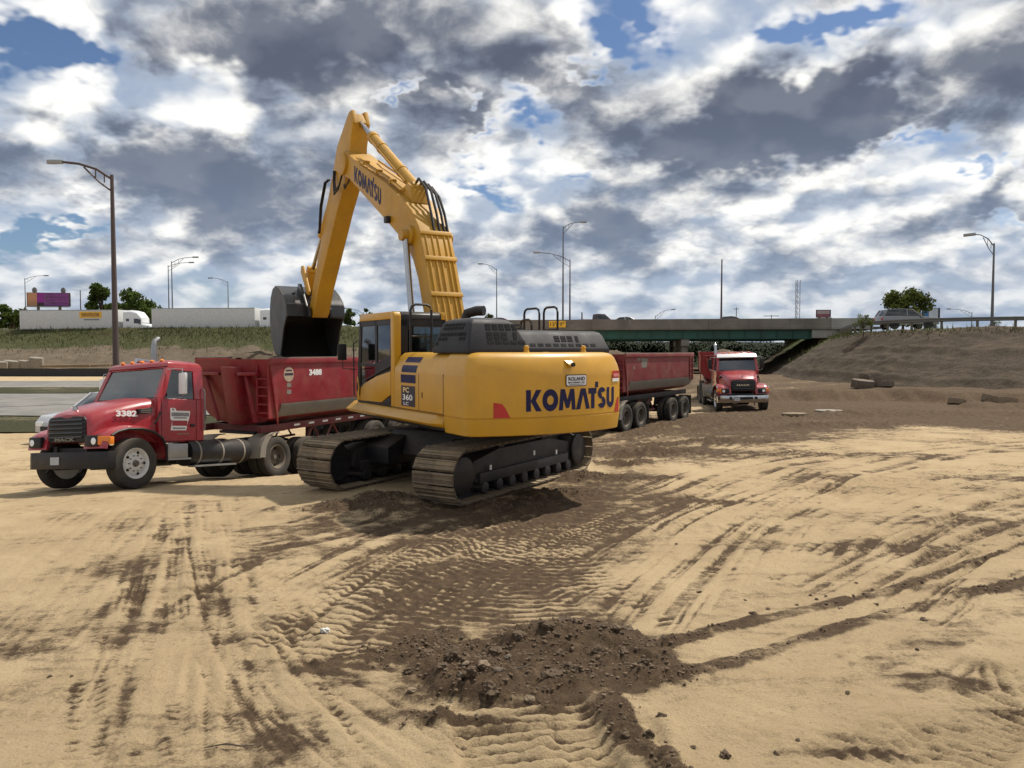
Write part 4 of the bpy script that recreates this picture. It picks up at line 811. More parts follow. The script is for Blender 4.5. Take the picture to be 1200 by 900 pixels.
# ------------------------------------------------------------------ tractor unit (x forward from the front axle, y left)
def make_tractor(label, T, num=None, sign=True, bumper='black', visor=None, stacks=(-1,), stackm=STEEL, driver=False, rimm=WHEELW, stk=3.05, grp=None, paint=RED):
    t = thing('truck_tractor', label, 'truck', group=grp); place(t, T)
    B = lambda mb, n, m, p=t, bv=.0, sg=2, **k: mb.build(n, m, p, bv, sg, **k)
    # chassis
    mb = MB()
    for s in (1, -1): mb.bb(-6.3, .62, s*.40, s*.50, .62, .92)
    for xx in (-6.2, -5.0, -3.7, -2.2, -.6, .5): mb.bb(xx-.06, xx+.06, -.45, .45, .66, .88)
    B(mb, 'chassis', BLK2)
    for ax in AXLES: B(MB().cyl((ax, -.9, .52), (ax, .9, .52), .08 if ax == 0 else .10, n=12), 'axle', BLK2)
    for s in (1, -1):
        wheel(t, 0, s*1.05, s, .53, .30, rimm, .04)
        for ax in AXLES[1:]: dual(t, ax, s*1.08, s)
        B(MB().prism([(-.55, .42), (.55, .42), (.6, .50), (-.6, .50)], s*.52, s*.62), 'leaf_spring', BLK2)
    # bumper
    bm_ = {'black': BLK, 'chrome': CHR}[bumper]
    mb = MB(); pts = [(-1.2, .50), (-1.17, .66), (-1.0, .74), (1.0, .74), (1.17, .66), (1.2, .50)]
    mb.prism(pts+[(1.12, .52), (.98, .64), (-.98, .64), (-1.12, .52)], .45, .80, 'z'); mb2 = MB(); mb2.add([(b, a, z) for a, b, z in mb.v], mb.f)
    bp = B(mb2, 'bumper', bm_, t, .012)
    B(MB().bb(.742, .752, -.42, -.16, .54, .70), 'licence_plate', mat('plate_grey', (.42, .43, .44), .5), bp)
    for s in (1, -1): B(MB().tube([(.72, s*.5, .45), (.78, s*.5, .38), (.72, s*.5, .32), (.66, s*.5, .38)], .02, 6), 'tow_hook', BLK, bp)
    if bumper == 'chrome':
        B(MB().bb(.742, .75, -.45, .45, .60, .72), 'bumper_opening', BLK, bp); [B(MB().bb(.742, .75, s*.58-.07, s*.58+.07, .60, .73), 'bumper_opening', BLK, bp) for s in (1, -1)]
    # hood
    def sec(x, w, zt, zb=.98):
        h = [(w, zb), (w, zt-.30), (w-.02, zt-.16), (w-.09, zt-.05), (w-.24, zt), (0, zt+.035)]
        return [(x, y, z) for y, z in h]+[(x, -y, z) for y, z in h[-2::-1]]
    hood_ = B(MB().loft([sec(-.72, .93, 1.94), (sec(-.45, .88, 1.90)), sec(-.1, .82, 1.82), sec(.3, .74, 1.72), sec(.58, .67, 1.62), sec(.68, .62, 1.54, 1.0)]), 'hood', paint, smooth=50)
    mb = MB(); gp_ = [(-.52, 1.0), (.52, 1.0), (.56, 1.06), (.56, 1.46), (.50, 1.52), (.20, 1.535), (.08, 1.50), (-.08, 1.50), (-.20, 1.535), (-.50, 1.52), (-.56, 1.46), (-.56, 1.06)]
    mb.prism(gp_, .66, .70, 'x'); gr = B(mb, 'grille', BLK, t, .01)
    for k in range(5): B(MB().box((.715, 0, 1.10+.088*k), (.05, 1.02-.02*abs(k-2), .03), Matrix.Rotation(R(-25), 3, 'Y')), 'slat', mat('grille_grey', (.035, .035, .037), .45), gr)
    letter('grille_text', 'MACK', CHR if bumper == 'chrome' else GREYB, gr, .12, (.745, -.30, 1.25 if bumper == 'chrome' else 1.02), (0, 1, 0), (0, 0, 1), .60, .004, .075)
    # fenders
    PTH = [(-.84, .60), (-.82, .86), (-.70, 1.08), (-.48, 1.22), (-.15, 1.30), (.22, 1.30), (.48, 1.24), (.64, 1.15), (.72, 1.0), (.74, .86)]
    for s in (1, -1):
        rings = []; o_ = off(PTH, .05); i_ = off(PTH, -.05)
        if o_[4][1] < i_[4][1]: o_, i_ = i_, o_
        for (a, b), (c, d_) in zip(o_, i_):
            m_ = ((a+c)/2, (b+d_)/2); rings.append([(c, s*.56, d_), (m_[0], s*.56, m_[1]), (m_[0]*.4+a*.6, s*.98, m_[1]*.4+b*.6), (m_[0]*.6+a*.4, s*1.10, m_[1]*.6+b*.4), (c, s*1.19, d_), (c, s*1.17, d_-.0)])
        fd = B(MB().loft(rings), 'fender', paint, smooth=55)
        B(MB().tube([(a, s*1.19, b) for a, b in i_[:-2]], .028, 7), 'fender_flare', BLK, fd)
        B(MB().bb(.70, .80, s*.66, s*1.02, .90, 1.13), 'headlight', BLK, fd, .02); B(MB().lathe([(.02, 0), (.065, 0), (.07, .015), (.02, .03)], (.79, s*.92, 1.01), 'x', 14), 'headlight_lens', LENS, fd)
        B(MB().loft([[(.70, s*1.022, .93), (.70, s*1.022, 1.11), (.79, s*1.022, 1.11), (.79, s*1.022, .93)], [(.56, s*1.215, .94), (.56, s*1.215, 1.10), (.65, s*1.215, 1.10), (.65, s*1.215, .94)]]), 'turn_signal', AMB, fd, .01)
        B(MB().prism([(-.62, 1.60), (-.30, 1.58), (-.28, 1.68), (-.62, 1.72)], s*.80, s*.925, 'y'), 'hood_vent', BLK, hood_)
        for k in range(3): B(MB().box((-.46, s*.927, 1.615+.035*k), (.27, .012, .012)), 'vent_slat', GREYB, hood_)
    mb = MB(); mb.loft([[(.52+a, b, 1.655) for a, b in ((-.04, -.03), (.04, -.03), (.04, .03), (-.04, .03))], [(.50+a, b, 1.73) for a, b in ((-.04, -.02), (.05, -.02), (.05, .02), (-.04, .02))], [(.53+a, b, 1.76) for a, b in ((-.02, -.015), (.05, -.015), (.05, .015), (-.02, .015))]]); B(mb, 'hood_ornament', CHR, hood_, .006)
    if num:
        ln = letter('fleet_number', num, WHITE, hood_, .16, (.18, .80, 1.52), (-.98, .19, .0), (0, -.06, 1), .46, .008, .13)
    # cab shell, hollow so that the windows look in
    c = MB(); TP = lambda x, y, z: (x, y*(1-.07*max(0, min(1, (z-1.93)/.8))), z)
    for s in (1, -1):
        c.prism([(-2.04, .98), (-.74, .98), (-.70, 1.93), (-2.04, 1.93)], s*.93, s*1.0)
        c.prism([(-2.04, 1.93), (-1.76, 1.93), (-1.76, 2.62), (-2.04, 2.62)], s*.93, s*1.0)
        c.prism([(-.90, 1.93), (-.70, 1.93), (-1.02, 2.64), (-1.16, 2.62)], s*.88, s*1.0)
        c.prism([(-2.04, 2.58), (-1.12, 2.58), (-1.02, 2.66), (-2.04, 2.70)], s*.93, s*1.0)
    c.bb(-2.04, -1.99, -.93, .93, .98, 1.9); c.bb(-2.04, -1.99, -.93, .93, 2.4, 2.70); c.bb(-2.04, -1.99, -.93, -.6, 1.9, 2.4); c.bb(-2.04, -1.99, .6, .93, 1.9, 2.4); c.bb(-2.04, -.7, -.95, .95, .95, 1.0); c.bb(-.78, -.70, -.93, .93, 1.0, 1.93)
    c.prism([(-1.02, 2.62), (-1.06, 2.70), (-1.20, 2.70), (-1.14, 2.62)], -.9, .9)
    cb = B(c, 'cab', paint, t, .012, 1, fn=TP)
    B(MB().loft([[(x, y, z) for x, y in ((-2.03+i, -.93+i), (-1.03-i*1.6, -.93+i), (-1.00-i*1.6, 0), (-1.03-i*1.6, .93-i), (-2.03+i, .93-i))] for z, i in ((2.665, .0), (2.72, .01), (2.78, .05), (2.82, .14), (2.835, .28))]), 'roof', paint, cb, smooth=50)
    B(MB().add([(-.725, -.87, 1.95), (-.725, .87, 1.95), (-1.05, .83, 2.63), (-1.05, -.83, 2.63)], [(0, 1, 2, 3)]), 'windscreen', GLASSD, cb, smooth=0)
    for s in (1, -1): B(MB().prism([(-1.75, 1.94), (-.90, 1.94), (-1.16, 2.59), (-1.75, 2.59)], s*.962, s*.968), 'side_window', GLASSD if not (driver and s == 1) else GLASS, cb, smooth=0, fn=TP)
    B(MB().bb(-2.02, -2.01, -.6, .6, 1.9, 2.4), 'rear_window', GLASSD, cb, smooth=0)
    for s in (1, -1):
        B(MB().tube([(-1.80, s*1.003, 1.0), (-1.80, s*1.003, 1.93)], .006, 5), 'door_seam', BLK, cb, smooth=0); B(MB().tube([(-.82, s*1.003, 1.0), (-.80, s*1.003, 1.93)], .006, 5), 'door_seam', BLK, cb, smooth=0)
        B(MB().bb(-1.74, -1.62, s*1.0, s*1.03, 1.30, 1.36), 'door_handle', BLK, cb, .01); B(MB().tube([(-.78, s*1.01, 1.62), (-.66, s*1.04, 1.45), (-.60, s*1.02, 1.36)], .02, 6), 'hood_latch', BLK, cb)
        # mirrors on brackets
        B(MB().tube([(-1.0, s*.98, 2.58), (-1.16, s*1.24, 2.60), (-1.16, s*1.26, 1.95), (-1.0, s*1.0, 1.92)], .014, 6), 'mirror_bracket', CHR, cb); B(MB().bb(-1.20, -1.12, s*1.16, s*1.36, 2.02, 2.50), 'mirror', WHITE if bumper == 'black' else BLK, cb, .03)
        B(MB().tube([(-1.99, s*1.03, 1.2), (-2.0, s*1.06, 1.3), (-2.0, s*1.06, 2.1), (-2.0, s*1.02, 2.2)], .016, 6), 'grab_handle', STEEL, cb)
        # steps and tanks beneath the cab
        B(MB().bb(-1.45, -.88, s*.72, s*1.12, .58, .92), 'battery_box', STEEL, t, .02); B(MB().bb(-1.5, -.85, s*1.0, s*1.16, .56, .60), 'step', STEEL, t); B(MB().cyl((-3.45, s*.86, .70), (-1.55, s*.86, .70), .30, n=24), 'fuel_tank', BLK, t, .02); B(MB().bb(-2.9, -1.6, s*.95, s*1.17, .38, .42), 'step', STEEL, t)
        for xx in (-3.2, -2.5, -1.8): B(MB().cyl((xx-.025, s*.86, .70), (xx+.025, s*.86, .70), .308, n=24), 'tank_strap', GREYB, t)
        # quarter fenders over the drive wheels
        arc = [(-4.36+.66*math.cos(R(a)), .50+.66*math.sin(R(a))) for a in (0, 25, 50, 75, 95)]
        arc2 = arc; fo, fi = off(arc2, .012), off(arc2, -.012)
        B(MB().loft([[(a[0], s*.62, a[1]), (a[0], s*1.22, a[1]), (b[0], s*1.22, b[1]), (b[0], s*.62, b[1])] for a, b in zip(fo, fi)]), 'quarter_fender', GREYB, t, smooth=60); B(MB().prism([(-3.66, .52), (-3.70, .80), (-3.84, 1.0), (-4.2, 1.12), (-4.0, .95), (-3.9, .80), (-3.86, .52)], s*1.215, s*1.235), 'fender_skirt', GREYB, t)
        B(MB().bb(-6.36, -6.345, s*.64, s*1.22, .22, .95), 'mud_flap', RUB, t)
    for k in range(5): B(MB().lathe([(.055, 0), (.05, .03), (.02, .05)], (-1.16, -.62+.31*k, 2.80), 'z', 10), 'marker_light', AMB, cb)
    B(MB().cyl((-1.75, -.25, 2.88), (-1.25, -.30, 2.88), .035, .06, 10), 'air_horn', CHR, cb)
    for s in stacks: B(MB().tube([(-2.22, s*.82, 1.0), (-2.22, s*.82, stk), (-2.25, s*.82, stk+.12), (-2.36, s*.82, stk+.2)], .07, 14), 'exhaust_stack', stackm, t)
    B(MB().prism([(-5.8, .93), (-4.2, .93), (-4.4, 1.02), (-5.25, 1.08), (-5.7, 1.0)], -.45, .45), 'fifth_wheel', BLK2, t, .02)
    B(MB().bb(-2.28, -2.10, -.5, .5, .95, 1.6), 'air_tank', BLK2, t, .04)
    # cab interior
    sd_ = MB().bb(-1.75, -1.25, .26, .76, 1.0, 1.42); sd_.prism([(-1.78, 1.4), (-1.66, 1.4), (-1.76, 2.2), (-1.86, 2.2)], .28, .74); B(sd_, 'seat', SEATM, cb, .04)
    B(MB().prism([(-.75, 1.5), (-1.0, 1.6), (-.96, 1.86), (-.75, 1.93)], -.86, .86), 'dashboard', SEATM, cb, .02)
    th_ = [(-1.10+.0*k, .5+.22*math.cos(R(30*k)), 1.84+.19*math.sin(R(30*k))) for k in range(13)]; B(MB().tube([(x-.25*(z-1.84), y, z) for x, y, z in th_], .016, 6), 'steering_wheel', BLK, cb)
    if sign:
        dg = mat('sign_print', (.20, .20, .22), .5); sg_ = B(MB().prism([(-1.05, 1.72), (-1.18, 1.72), (-1.22, 1.66), (-1.62, 1.66), (-1.58, 1.46), (-1.55, 1.42), (-1.50, 1.22), (-1.06, 1.22), (-1.10, 1.44), (-1.05, 1.47)], 1.0015, 1.004), 'door_sign', WHITE, cb, smooth=0)
        for (x0, x1, z0, z1) in ((-1.09, -1.16, 1.665, 1.71), (-1.08, -1.58, 1.535, 1.62), (-1.14, -1.52, 1.485, 1.515), (-1.12, -1.48, 1.245, 1.285)): B(MB().bb(x0, x1, 1.0045, 1.0065, z0, z1), 'sign_print', dg, sg_, smooth=0)
        B(MB().bb(-1.10, -1.53, 1.0045, 1.0065, 1.32, 1.44), 'sign_print', paint, sg_, smooth=0); B(MB().bb(-1.25, -1.60, 1.001, 1.004, 1.13, 1.15), 'door_print', GREYB, cb, smooth=0)
    if visor:
        B(MB().loft([[(-1.00, s*.93, z) for s, z in ((-1, 2.76), (1, 2.76), (1, 2.72), (-1, 2.72))], [(-.82, s*.97, z) for s, z in ((-1, 2.60), (1, 2.60), (1, 2.56), (-1, 2.56))]]), 'sun_visor', visor, cb, .01)
    return t
t1 = make_tractor('red truck tractor numbered 3382 on its hood, black bumper, driver at the open window', T1, '3382', True, 'black', None, (-1,), STEEL, True, stk=3.35)
t2 = make_tractor('red truck tractor mostly hidden behind the yellow excavator counterweight', T2, None, True, 'black', None, (-1,), STEEL, rimm=DKRIM)
t3 = make_tractor('red truck tractor with chrome bumper and white sun visor facing the work area', T3, None, False, 'chrome', WHITE, (-1,), CHR, rimm=CHR)

# ------------------------------------------------------------------ dump trailers (x forward from the kingpin)
def make_trailer(label, T, num, skin, extra='', ZT=2.88, railm=None):
    railm = railm or REDM
    t = thing('dump_trailer', label, 'trailer'); place(t, T)
    B = lambda mb, n, m, p=t, bv=.0, sg=2, **k: mb.build(n, m, p, bv, sg, **k)
    XF, XR = .95, -6.1
    def section(x, k=1.0, top=ZT):
        o = [(1.25, top), (1.25, 1.92), (1.22, 1.74), (1.05, 1.52), (.80, 1.38), (.45, 1.32), (0, 1.31)]
        o = o+[(-a, b) for a, b in o[-2::-1]]; i = [(a*.965, b+.05 if abs(a) < 1.24 else b) for a, b in o]
        return [(x, a, b) for a, b in o], [(x, a, b) for a, b in i]
    mb = MB(); rings = []
    for x in (XF-.30, 0, -2, -4, XR):
        o, i = section(x); rings.append(o+i[::-1])
    tub = B(mb.loft(rings), 'tub', skin, t, smooth=30)
    # front wall leaning forward at the top, rear gate
    o, _ = section(0); yz = [(a, b) for _, a, b in o]
    mb = MB(); mb.loft([[(XF-.34+(b-1.3)*.17, a, b) for a, b in yz], [(XF-.30+(b-1.3)*.17, a, b) for a, b in yz]]); B(mb, 'front_wall', skin, t)
    B(MB().prism([(a*.99, b) for a, b in yz], XR-.05, XR+.02, 'x'), 'tailgate', skin, t, .01)
    for s in (1, -1):
        B(MB().prism([(XF-.02, ZT+.03), (XR, ZT+.03), (XR, ZT-.12), (XF-.02, ZT-.12)], s*1.215, s*1.30), 'top_rail', skin, t, .02); B(MB().bb(XF-.02, XR, s*1.21, s*1.285, ZT+.032, ZT+.05), 'rail_cap', GREYB, t)
        B(MB().prism([(XF-.30, ZT-.1), (XF-.02, ZT-.1), (XF-.30, 1.3)], s*1.21, s*1.25), 'front_gusset', skin, t)
        # lower flank: bare dusty strip following the curve of the tub
        B(MB().loft([[(x, s*1.258, 1.86), (x, s*1.234, 1.735), (x, s*1.064, 1.51), (x, s*1.055, 1.52), (x, s*1.225, 1.745), (x, s*1.25, 1.86)] for x in (XF-.42, XR)]), 'lower_flank', GREYB, tub)
        for xx in (XR+.12, XR+.42): B(MB().bb(xx-.04, xx+.04, s*1.25, s*1.30, 1.75, ZT-.1), 'stake', skin, t, .01)
        for zz in (1.95, 2.2, 2.45, 2.7): B(MB().bb(XR+.15, XR+.40, s*1.255, s*1.285, zz, zz+.03), 'rung', skin, t)
        # frame rail with red and white tape
        fr = B(MB().bb(XF+.05, XR+.1, s*.86, s*.98, 1.12, 1.30), 'frame_rail', railm, t, .01)
        for k in range(8 if railm is REDM else 0): B(MB().bb(-.3-k*.62, -.3-k*.62-.24, s*.981, s*.984, 1.20, 1.25), 'tape', WHITE, fr, smooth=0)
        # truss below the rail
        for xx, x2 in ((-1.2, -.85), (-1.2, -1.55), (-2.1, -1.75), (-2.1, -2.45)): B(MB().tube([(xx, s*.9, 1.13), (x2, s*.9, .68)], .03, 6), 'brace', REDM, fr)
        B(MB().bb(-2.6, -.7, s*.86, s*.94, .62, .68), 'lower_rail', REDM, fr)
        B(MB().bb(-1.22, -1.12, s*.70, s*.80, .25, 1.15), 'landing_leg', REDM, t, .01)
        for ax in (-4.0, -5.35): dual(t, ax, s*1.08, s)
        B(MB().bb(-6.0, -5.985, s*.66, s*1.22, .25, 1.05), 'mud_flap', RUB, t); B(MB().prism([(-3.5, .75), (-5.8, .75), (-5.7, 1.12), (-3.6, 1.12)], s*.5, s*.62), 'suspension', BLK2, t)
    for ax in (-4.0, -5.35): B(MB().cyl((ax, -.9, .52), (ax, .9, .52), .09), 'axle', BLK2, t)
    for xx in (.7, -.3, -1.6, -2.6, -3.8, -5.2): B(MB().bb(xx-.05, xx+.05, -.86, .86, 1.13, 1.29), 'cross_member', REDM, t)
    B(MB().bb(.8, -.4, -.6, .6, 1.05, 1.12), 'kingpin_plate', BLK2, t)
    # front wall furniture: hoist housing, ladder, slanting braces
    fx = lambda z: XF-.30+(z-1.3)*.17
    B(MB().loft([[(fx(z)+d_, y, z) for y, d_ in ((-.30, .0), (-.22, .22), (.22, .22), (.30, 0))] for z in (1.30, ZT-.2)]), 'hoist_housing', skin, t, .02)
    for y0, y1 in ((-.95, -.45), (.45, .78)): B(MB().tube([(fx(2.6)+.05, y0, 2.6), (fx(1.4)+.3, y1, 1.4)], .06, 6), 'front_brace', skin, t); B(MB().bb(fx(2.86), fx(2.86)+.18, min(y0, y1)-.15, max(y0, y1)+.12, 2.60, 2.68), 'brace_head', skin, t, .01)
    ld = B(MB().bb(fx(2.2)-.1, fx(2.2)+.14, 1.16, 1.20, 1.5, ZT-.15), 'ladder', skin, t); B(MB().bb(fx(2.2)-.1, fx(2.2)+.14, .80, .84, 1.5, ZT-.15), 'ladder_side', skin, ld)
    for k in range(5): B(MB().bb(fx(2.2)+.09, fx(2.2)+.13, .84, 1.16, 1.62+.22*k, 1.66+.22*k), 'rung', skin, ld)
    # writing on the left flank
    if num: letter('fleet_number', num, WHITE, tub, .2, (-.62, 1.254, 2.56), (-1, 0, 0), (0, 0, 1), .55, .01, .17)
    if extra == 'first':
        em = B(MB().lathe([(.02, 0), (.20, 0), (.20, .003), (.02, .003)], (.22, 1.2525, 2.62), n=20), 'emblem', mat('emblem_tan', (.35, .27, .2), .6), tub, smooth=0); B(MB().bb(.05, .39, 1.2555, 1.258, 2.59, 2.65), 'emblem_bar', DEC, em, smooth=0); B(MB().bb(.1, .34, 1.2555, 1.258, 2.70, 2.74), 'emblem_bar', DEC, em, smooth=0)
        for zz in (2.28, 2.10): B(MB().bb(.13, .30, 1.252, 1.255, zz, zz+.11), 'decal', GREYB, tub, smooth=0)
        for xx in (-3.1, -3.25): B(MB().bb(xx, xx-.08, 1.252, 1.255, 2.35, 2.72), 'decal', WHITE, tub, smooth=0)
        B(MB().bb(-3.05, -3.3, 1.252, 1.255, 2.12, 2.14), 'decal', WHITE, tub, smooth=0)
    else:
        B(MB().prism([(-.5, 2.75), (-.75, 2.75), (-.78, 2.69), (-1.1, 2.69), (-1.0, 2.35), (-.55, 2.35)], 1.252, 1.255), 'flank_sign', GREYB, tub, smooth=0); B(MB().bb(-.15, -.42, 1.252, 1.255, 2.62, 2.72), 'decal', GREYB, tub, smooth=0); B(MB().bb(.1, .22, 1.252, 1.255, 2.3, 2.42), 'decal', GREYB, tub, smooth=0)
    return t
make_trailer('red dump trailer numbered 3488 under the black excavator bucket', TR1, '3488', RED2, 'first', 3.02)
make_trailer('dusty red dump trailer loaded with soil beside the excavator counterweight', TR2, None, REDD, '', 2.86, BLK2)
make_trailer('red dump trailer hitched behind the truck with the white visor', TR3, None, RED2, '', 2.84)
def load(label, T, xa, xb, hgt, seed, zt):
    n, m_ = 44, 26; u = np.linspace(0, 1, n); v = np.linspace(-1, 1, m_); Ug, Vg = np.meshgrid(u, v, indexing='ij'); X = xa+(xb-xa)*Ug; Y = Vg*1.17
    peak = np.interp(Ug, [0, .12, .3, .6, .85, 1], hgt); Z = zt+peak*(1-np.abs(Vg)**1.6)+(fbm(X*2.2, Y*2.2, seed, 4, .6)-.5)*.28*(1-Vg**4)-.06
    o = grid_mesh('soil_load', X, Y, Z, SOILM, {'soil': np.ones_like(X)}); place(o, T); return tag(o, label, 'soil heap', 'loads of soil in the trailers')
SOILM = earth('load_earth', sand=(.20, .15, .10), sand2=(.15, .11, .075), soil=(.13, .10, .072), soil2=(.09, .068, .048))
load('heap of brown soil in the trailer numbered 3488', TR1, .70, -5.6, [.28, .52, .18, -.1, -.15, -.3], 71, 2.80)
load('heap of soil in the dusty trailer beside the counterweight', TR2, .70, -5.6, [.30, .50, .30, -.15, -.2, -.2], 72, 2.62)
load('heap of soil above the white visor of the facing truck', TR3, .70, -5.6, [.30, .42, .4, .4, .3, .1], 73, 2.60)

# ------------------------------------------------------------------ driver: one continuous skinned body
def skin_body(name, pts, edges, m, subdiv=2):
    me = bpy.data.meshes.new(name); me.from_pydata([p[:3] for p in pts], edges, []); o = bpy.data.objects.new(name, me); COL.objects.link(o)
    o.modifiers.new('s', 'SKIN'); sm = o.modifiers.new('d', 'SUBSURF'); sm.levels = sm.render_levels = subdiv
    for i, p in enumerate(pts): me.skin_vertices[0].data[i].radius = (p[3], p[4] if len(p) > 4 else p[3]); me.skin_vertices[0].data[i].use_root = (i == 0)
    dg = bpy.context.evaluated_depsgraph_get(); dg.update(); m2 = bpy.data.meshes.new_from_object(o.evaluated_get(dg)); bpy.data.objects.remove(o); m2.materials.clear(); m2.materials.append(m); m2.shade_smooth()
    o = bpy.data.objects.new(name, m2); COL.objects.link(o); return o
SKINM = mat('skin', (.36, .19, .13), .55); SHIRT = mat('blue_shirt', (.09, .14, .20), .85); TROU = mat('work_trousers', (.03, .035, .05), .85); HAIRM = mat('dark_hair', (.02, .015, .012), .8)
per = thing('person', 'driver in a blue shirt seated at the wheel of the 3382 truck', 'person'); place(per, T1)
bx_, by_ = -1.50, .52
body = skin_body('body', [(bx_, by_, 1.50, .16, .13), (bx_-.03, by_, 1.68, .15, .12), (bx_-.06, by_, 1.88, .19, .12), (bx_-.05, by_, 2.02, .10, .09), (bx_-.03, by_, 2.12, .055), (bx_-.01, by_, 2.20, .085, .09), (bx_, by_, 2.31, .10, .10), (bx_-.005, by_, 2.40, .06, .06),
    (bx_-.04, by_+.22, 1.93, .07), (bx_+.06, by_+.30, 1.72, .05), (bx_+.28, by_+.20, 1.80, .04), (bx_+.38, by_+.12, 1.86, .035), (bx_-.04, by_-.22, 1.93, .07), (bx_+.04, by_-.28, 1.70, .05), (bx_+.26, by_-.2, 1.78, .04), (bx_+.38, by_-.14, 1.84, .035),
    (bx_+.05, by_+.10, 1.47, .10), (bx_+.45, by_+.12, 1.48, .075), (bx_+.55, by_+.12, 1.10, .05), (bx_+.05, by_-.10, 1.47, .10), (bx_+.45, by_-.12, 1.48, .075), (bx_+.55, by_-.12, 1.10, .05)],
    [(0, 1), (1, 2), (2, 3), (3, 4), (4, 5), (5, 6), (6, 7), (2, 8), (8, 9), (9, 10), (10, 11), (2, 12), (12, 13), (13, 14), (14, 15), (0, 16), (16, 17), (17, 18), (0, 19), (19, 20), (20, 21)], SHIRT)
body.parent = per; body.data.materials.append(SKINM); body.data.materials.append(TROU)
for p in body.data.polygons:
    c = p.center; hand = c.x > bx_+.20 and c.z > 1.6
    p.material_index = 1 if c.z > 2.08 or hand else (2 if c.z < 1.56 else 0)
hb = MB(); hb.loft([[(bx_-.02+r_*math.cos(R(a)), by_+r_*.9*math.sin(R(a)), z-(.05 if math.cos(R(a)) < 0 else 0)) for a in range(0, 360, 30)] for z, r_ in ((2.33, .115), (2.38, .112), (2.43, .09), (2.46, .04))]); hb.build('hair', HAIRM, per)
for s in (1, -1):
    MB().lathe([(.004, 0), (.012, 0), (.012, .008), (.004, .01)], (bx_+.088, by_+s*.034, 2.29), 'x', 8).build('eye', WHITE, per); MB().lathe([(.01, -.01), (.03, -.008), (.03, .008), (.01, .01)], (bx_-.01, by_+s*.102, 2.275), 'y', 8).build('ear', SKINM, per)
MB().loft([[(bx_+.09, by_+a, z) for a, z in ((-.012, 2.285), (.012, 2.285), (.016, 2.235), (-.016, 2.235))], [(bx_+.115, by_+a, z) for a, z in ((-.006, 2.26), (.006, 2.26), (.01, 2.238), (-.01, 2.238))]]).build('nose', SKINM, per)
MB().box((bx_+.085, by_, 2.205), (.012, .05, .012)).build('mouth', mat('lips', (.25, .09, .08), .6), per)

# ------------------------------------------------------------------ embankments
def ruled(name, rows, nu, nv, label, amp=.12, marks=False, seed=5):
    """surface ruled between rows of control points (back edge, crest, toe ...)"""
    rows = [cat3(r, nu) for r in rows]; n = len(rows); ts = np.linspace(0, n-1, nv*(n-1)+1); X, Y, Z, V = [], [], [], []
    for t in ts:
        i = min(int(t), n-2); f = t-i; p = rows[i]*(1-f)+rows[i+1]*f; X.append(p[:, 0]); Y.append(p[:, 1]); Z.append(p[:, 2]); V.append(np.full(len(p), t))
    X, Y, Z, V = map(np.array, (X, Y, Z, V)); Z = Z+(fbm(X*.25, Y*.25, seed, 4)-.5)*amp*2+(fbm(X*1.3, Y*1.3, seed+9, 3)-.5)*amp
    return X, Y, Z, V
def cat3(r, n):
    r = np.array(r, float); s = np.r_[0, np.cumsum(np.linalg.norm(np.diff(r[:, :2], axis=0), axis=1))]; s /= s[-1]; u = np.linspace(0, 1, n)
    k = np.ones(9)/9; out = np.stack([np.interp(u, s, r[:, j]) for j in range(3)], 1)
    pad = np.vstack([np.repeat(out[:1], 4, 0), out, np.repeat(out[-1:], 4, 0)]); return np.stack([np.convolve(pad[:, j], k, 'valid') for j in range(3)], 1)
crR = [(42, 112, 4.6), (39.5, 95, 4.3), (34.5, 82, 4.15), (30.5, 68, 4.2), (32, 59.5, 4.25), (40, 56, 4.3), (60, 54, 4.35), (115, 54, 4.4)]
toR = [(33, 112, -.9), (30.5, 93, -.9), (25.5, 80, -.9), (22, 64, -.9), (24.5, 48.5, -.9), (36, 43, -.9), (58, 40, -.9), (112, 38, -.9)]
baR = [(70, 125, 5.4), (66, 112, 5.3), (60, 98, 5.0), (52, 84, 4.5), (48, 72, 4.3), (52, 68, 4.35), (66, 66, 4.4), (118, 66, 4.5)]
X, Y, Z, V = ruled('bank', [baR, crR, toR], 460, 80, '', .18)
slope = sstep(V, 1.0, 1.08); dd = V-1
w_ = slope*np.exp(-((dd-.55)/.35)**2)                       # terraces and grouser rows left by a dozer on the slope
Z += slope*(fbm(X*1.8, Y*1.8, 79, 4, .65)-.5)*.22
Z += w_*.06*np.sin(X*2*math.pi/.9+1.5*np.sin(Y*.5))*sstep(np.sin(dd*38+.12*X), -.2, .5)*sstep(fbm(X*.12, Y*.3, 77, 3), .35, .55)
for k, a in ((.30, .07), (.52, .05), (.72, .10)): Z += a*np.exp(-((dd-k-.05*np.sin(X*.2))/.03)**2)*slope-a*.8*np.exp(-((dd-k-.07-.05*np.sin(X*.2))/.04)**2)*slope
gr = np.clip(1-sstep(V, .88, 1.0)+.85*sstep(Y, 74, 90)*(1-sstep(V, 1.1, 1.9)), 0, 1)
bankR = tag(grid_mesh('embankment', X, Y, Z, earth('bank_clay', sand=(.105, .080, .055), sand2=(.075, .057, .039), soil=(.055, .041, .028), soil2=(.032, .024, .016), grass=(.085, .10, .035), fine=.4), {'soil': .35+.55*fbm(X*.35, Y*1.2, 91, 4)*slope, 'grass': gr*.75}), 'bare clay embankment marked by dozer tracks', 'embankment', kind='structure')
crL = [(-2, 113, 5.3), (-14, 108, 5.8), (-30, 110, 5.9), (-60, 117, 5.9), (-100, 127, 5.9), (-170, 150, 5.9)]
toL = [(-4, 98, -.9), (-16, 93, -.9), (-32, 94, -.9), (-60, 98, -.9), (-104, 106, -.9), (-172, 124, -.9)]
baL = [(-2, 150, 5.2), (-14, 145, 5.2), (-30, 146, 5.2), (-60, 150, 5.2), (-100, 160, 5.2), (-170, 182, 5.2)]
sh = [(x, y+4, 5.4) for x, y, z in crL]
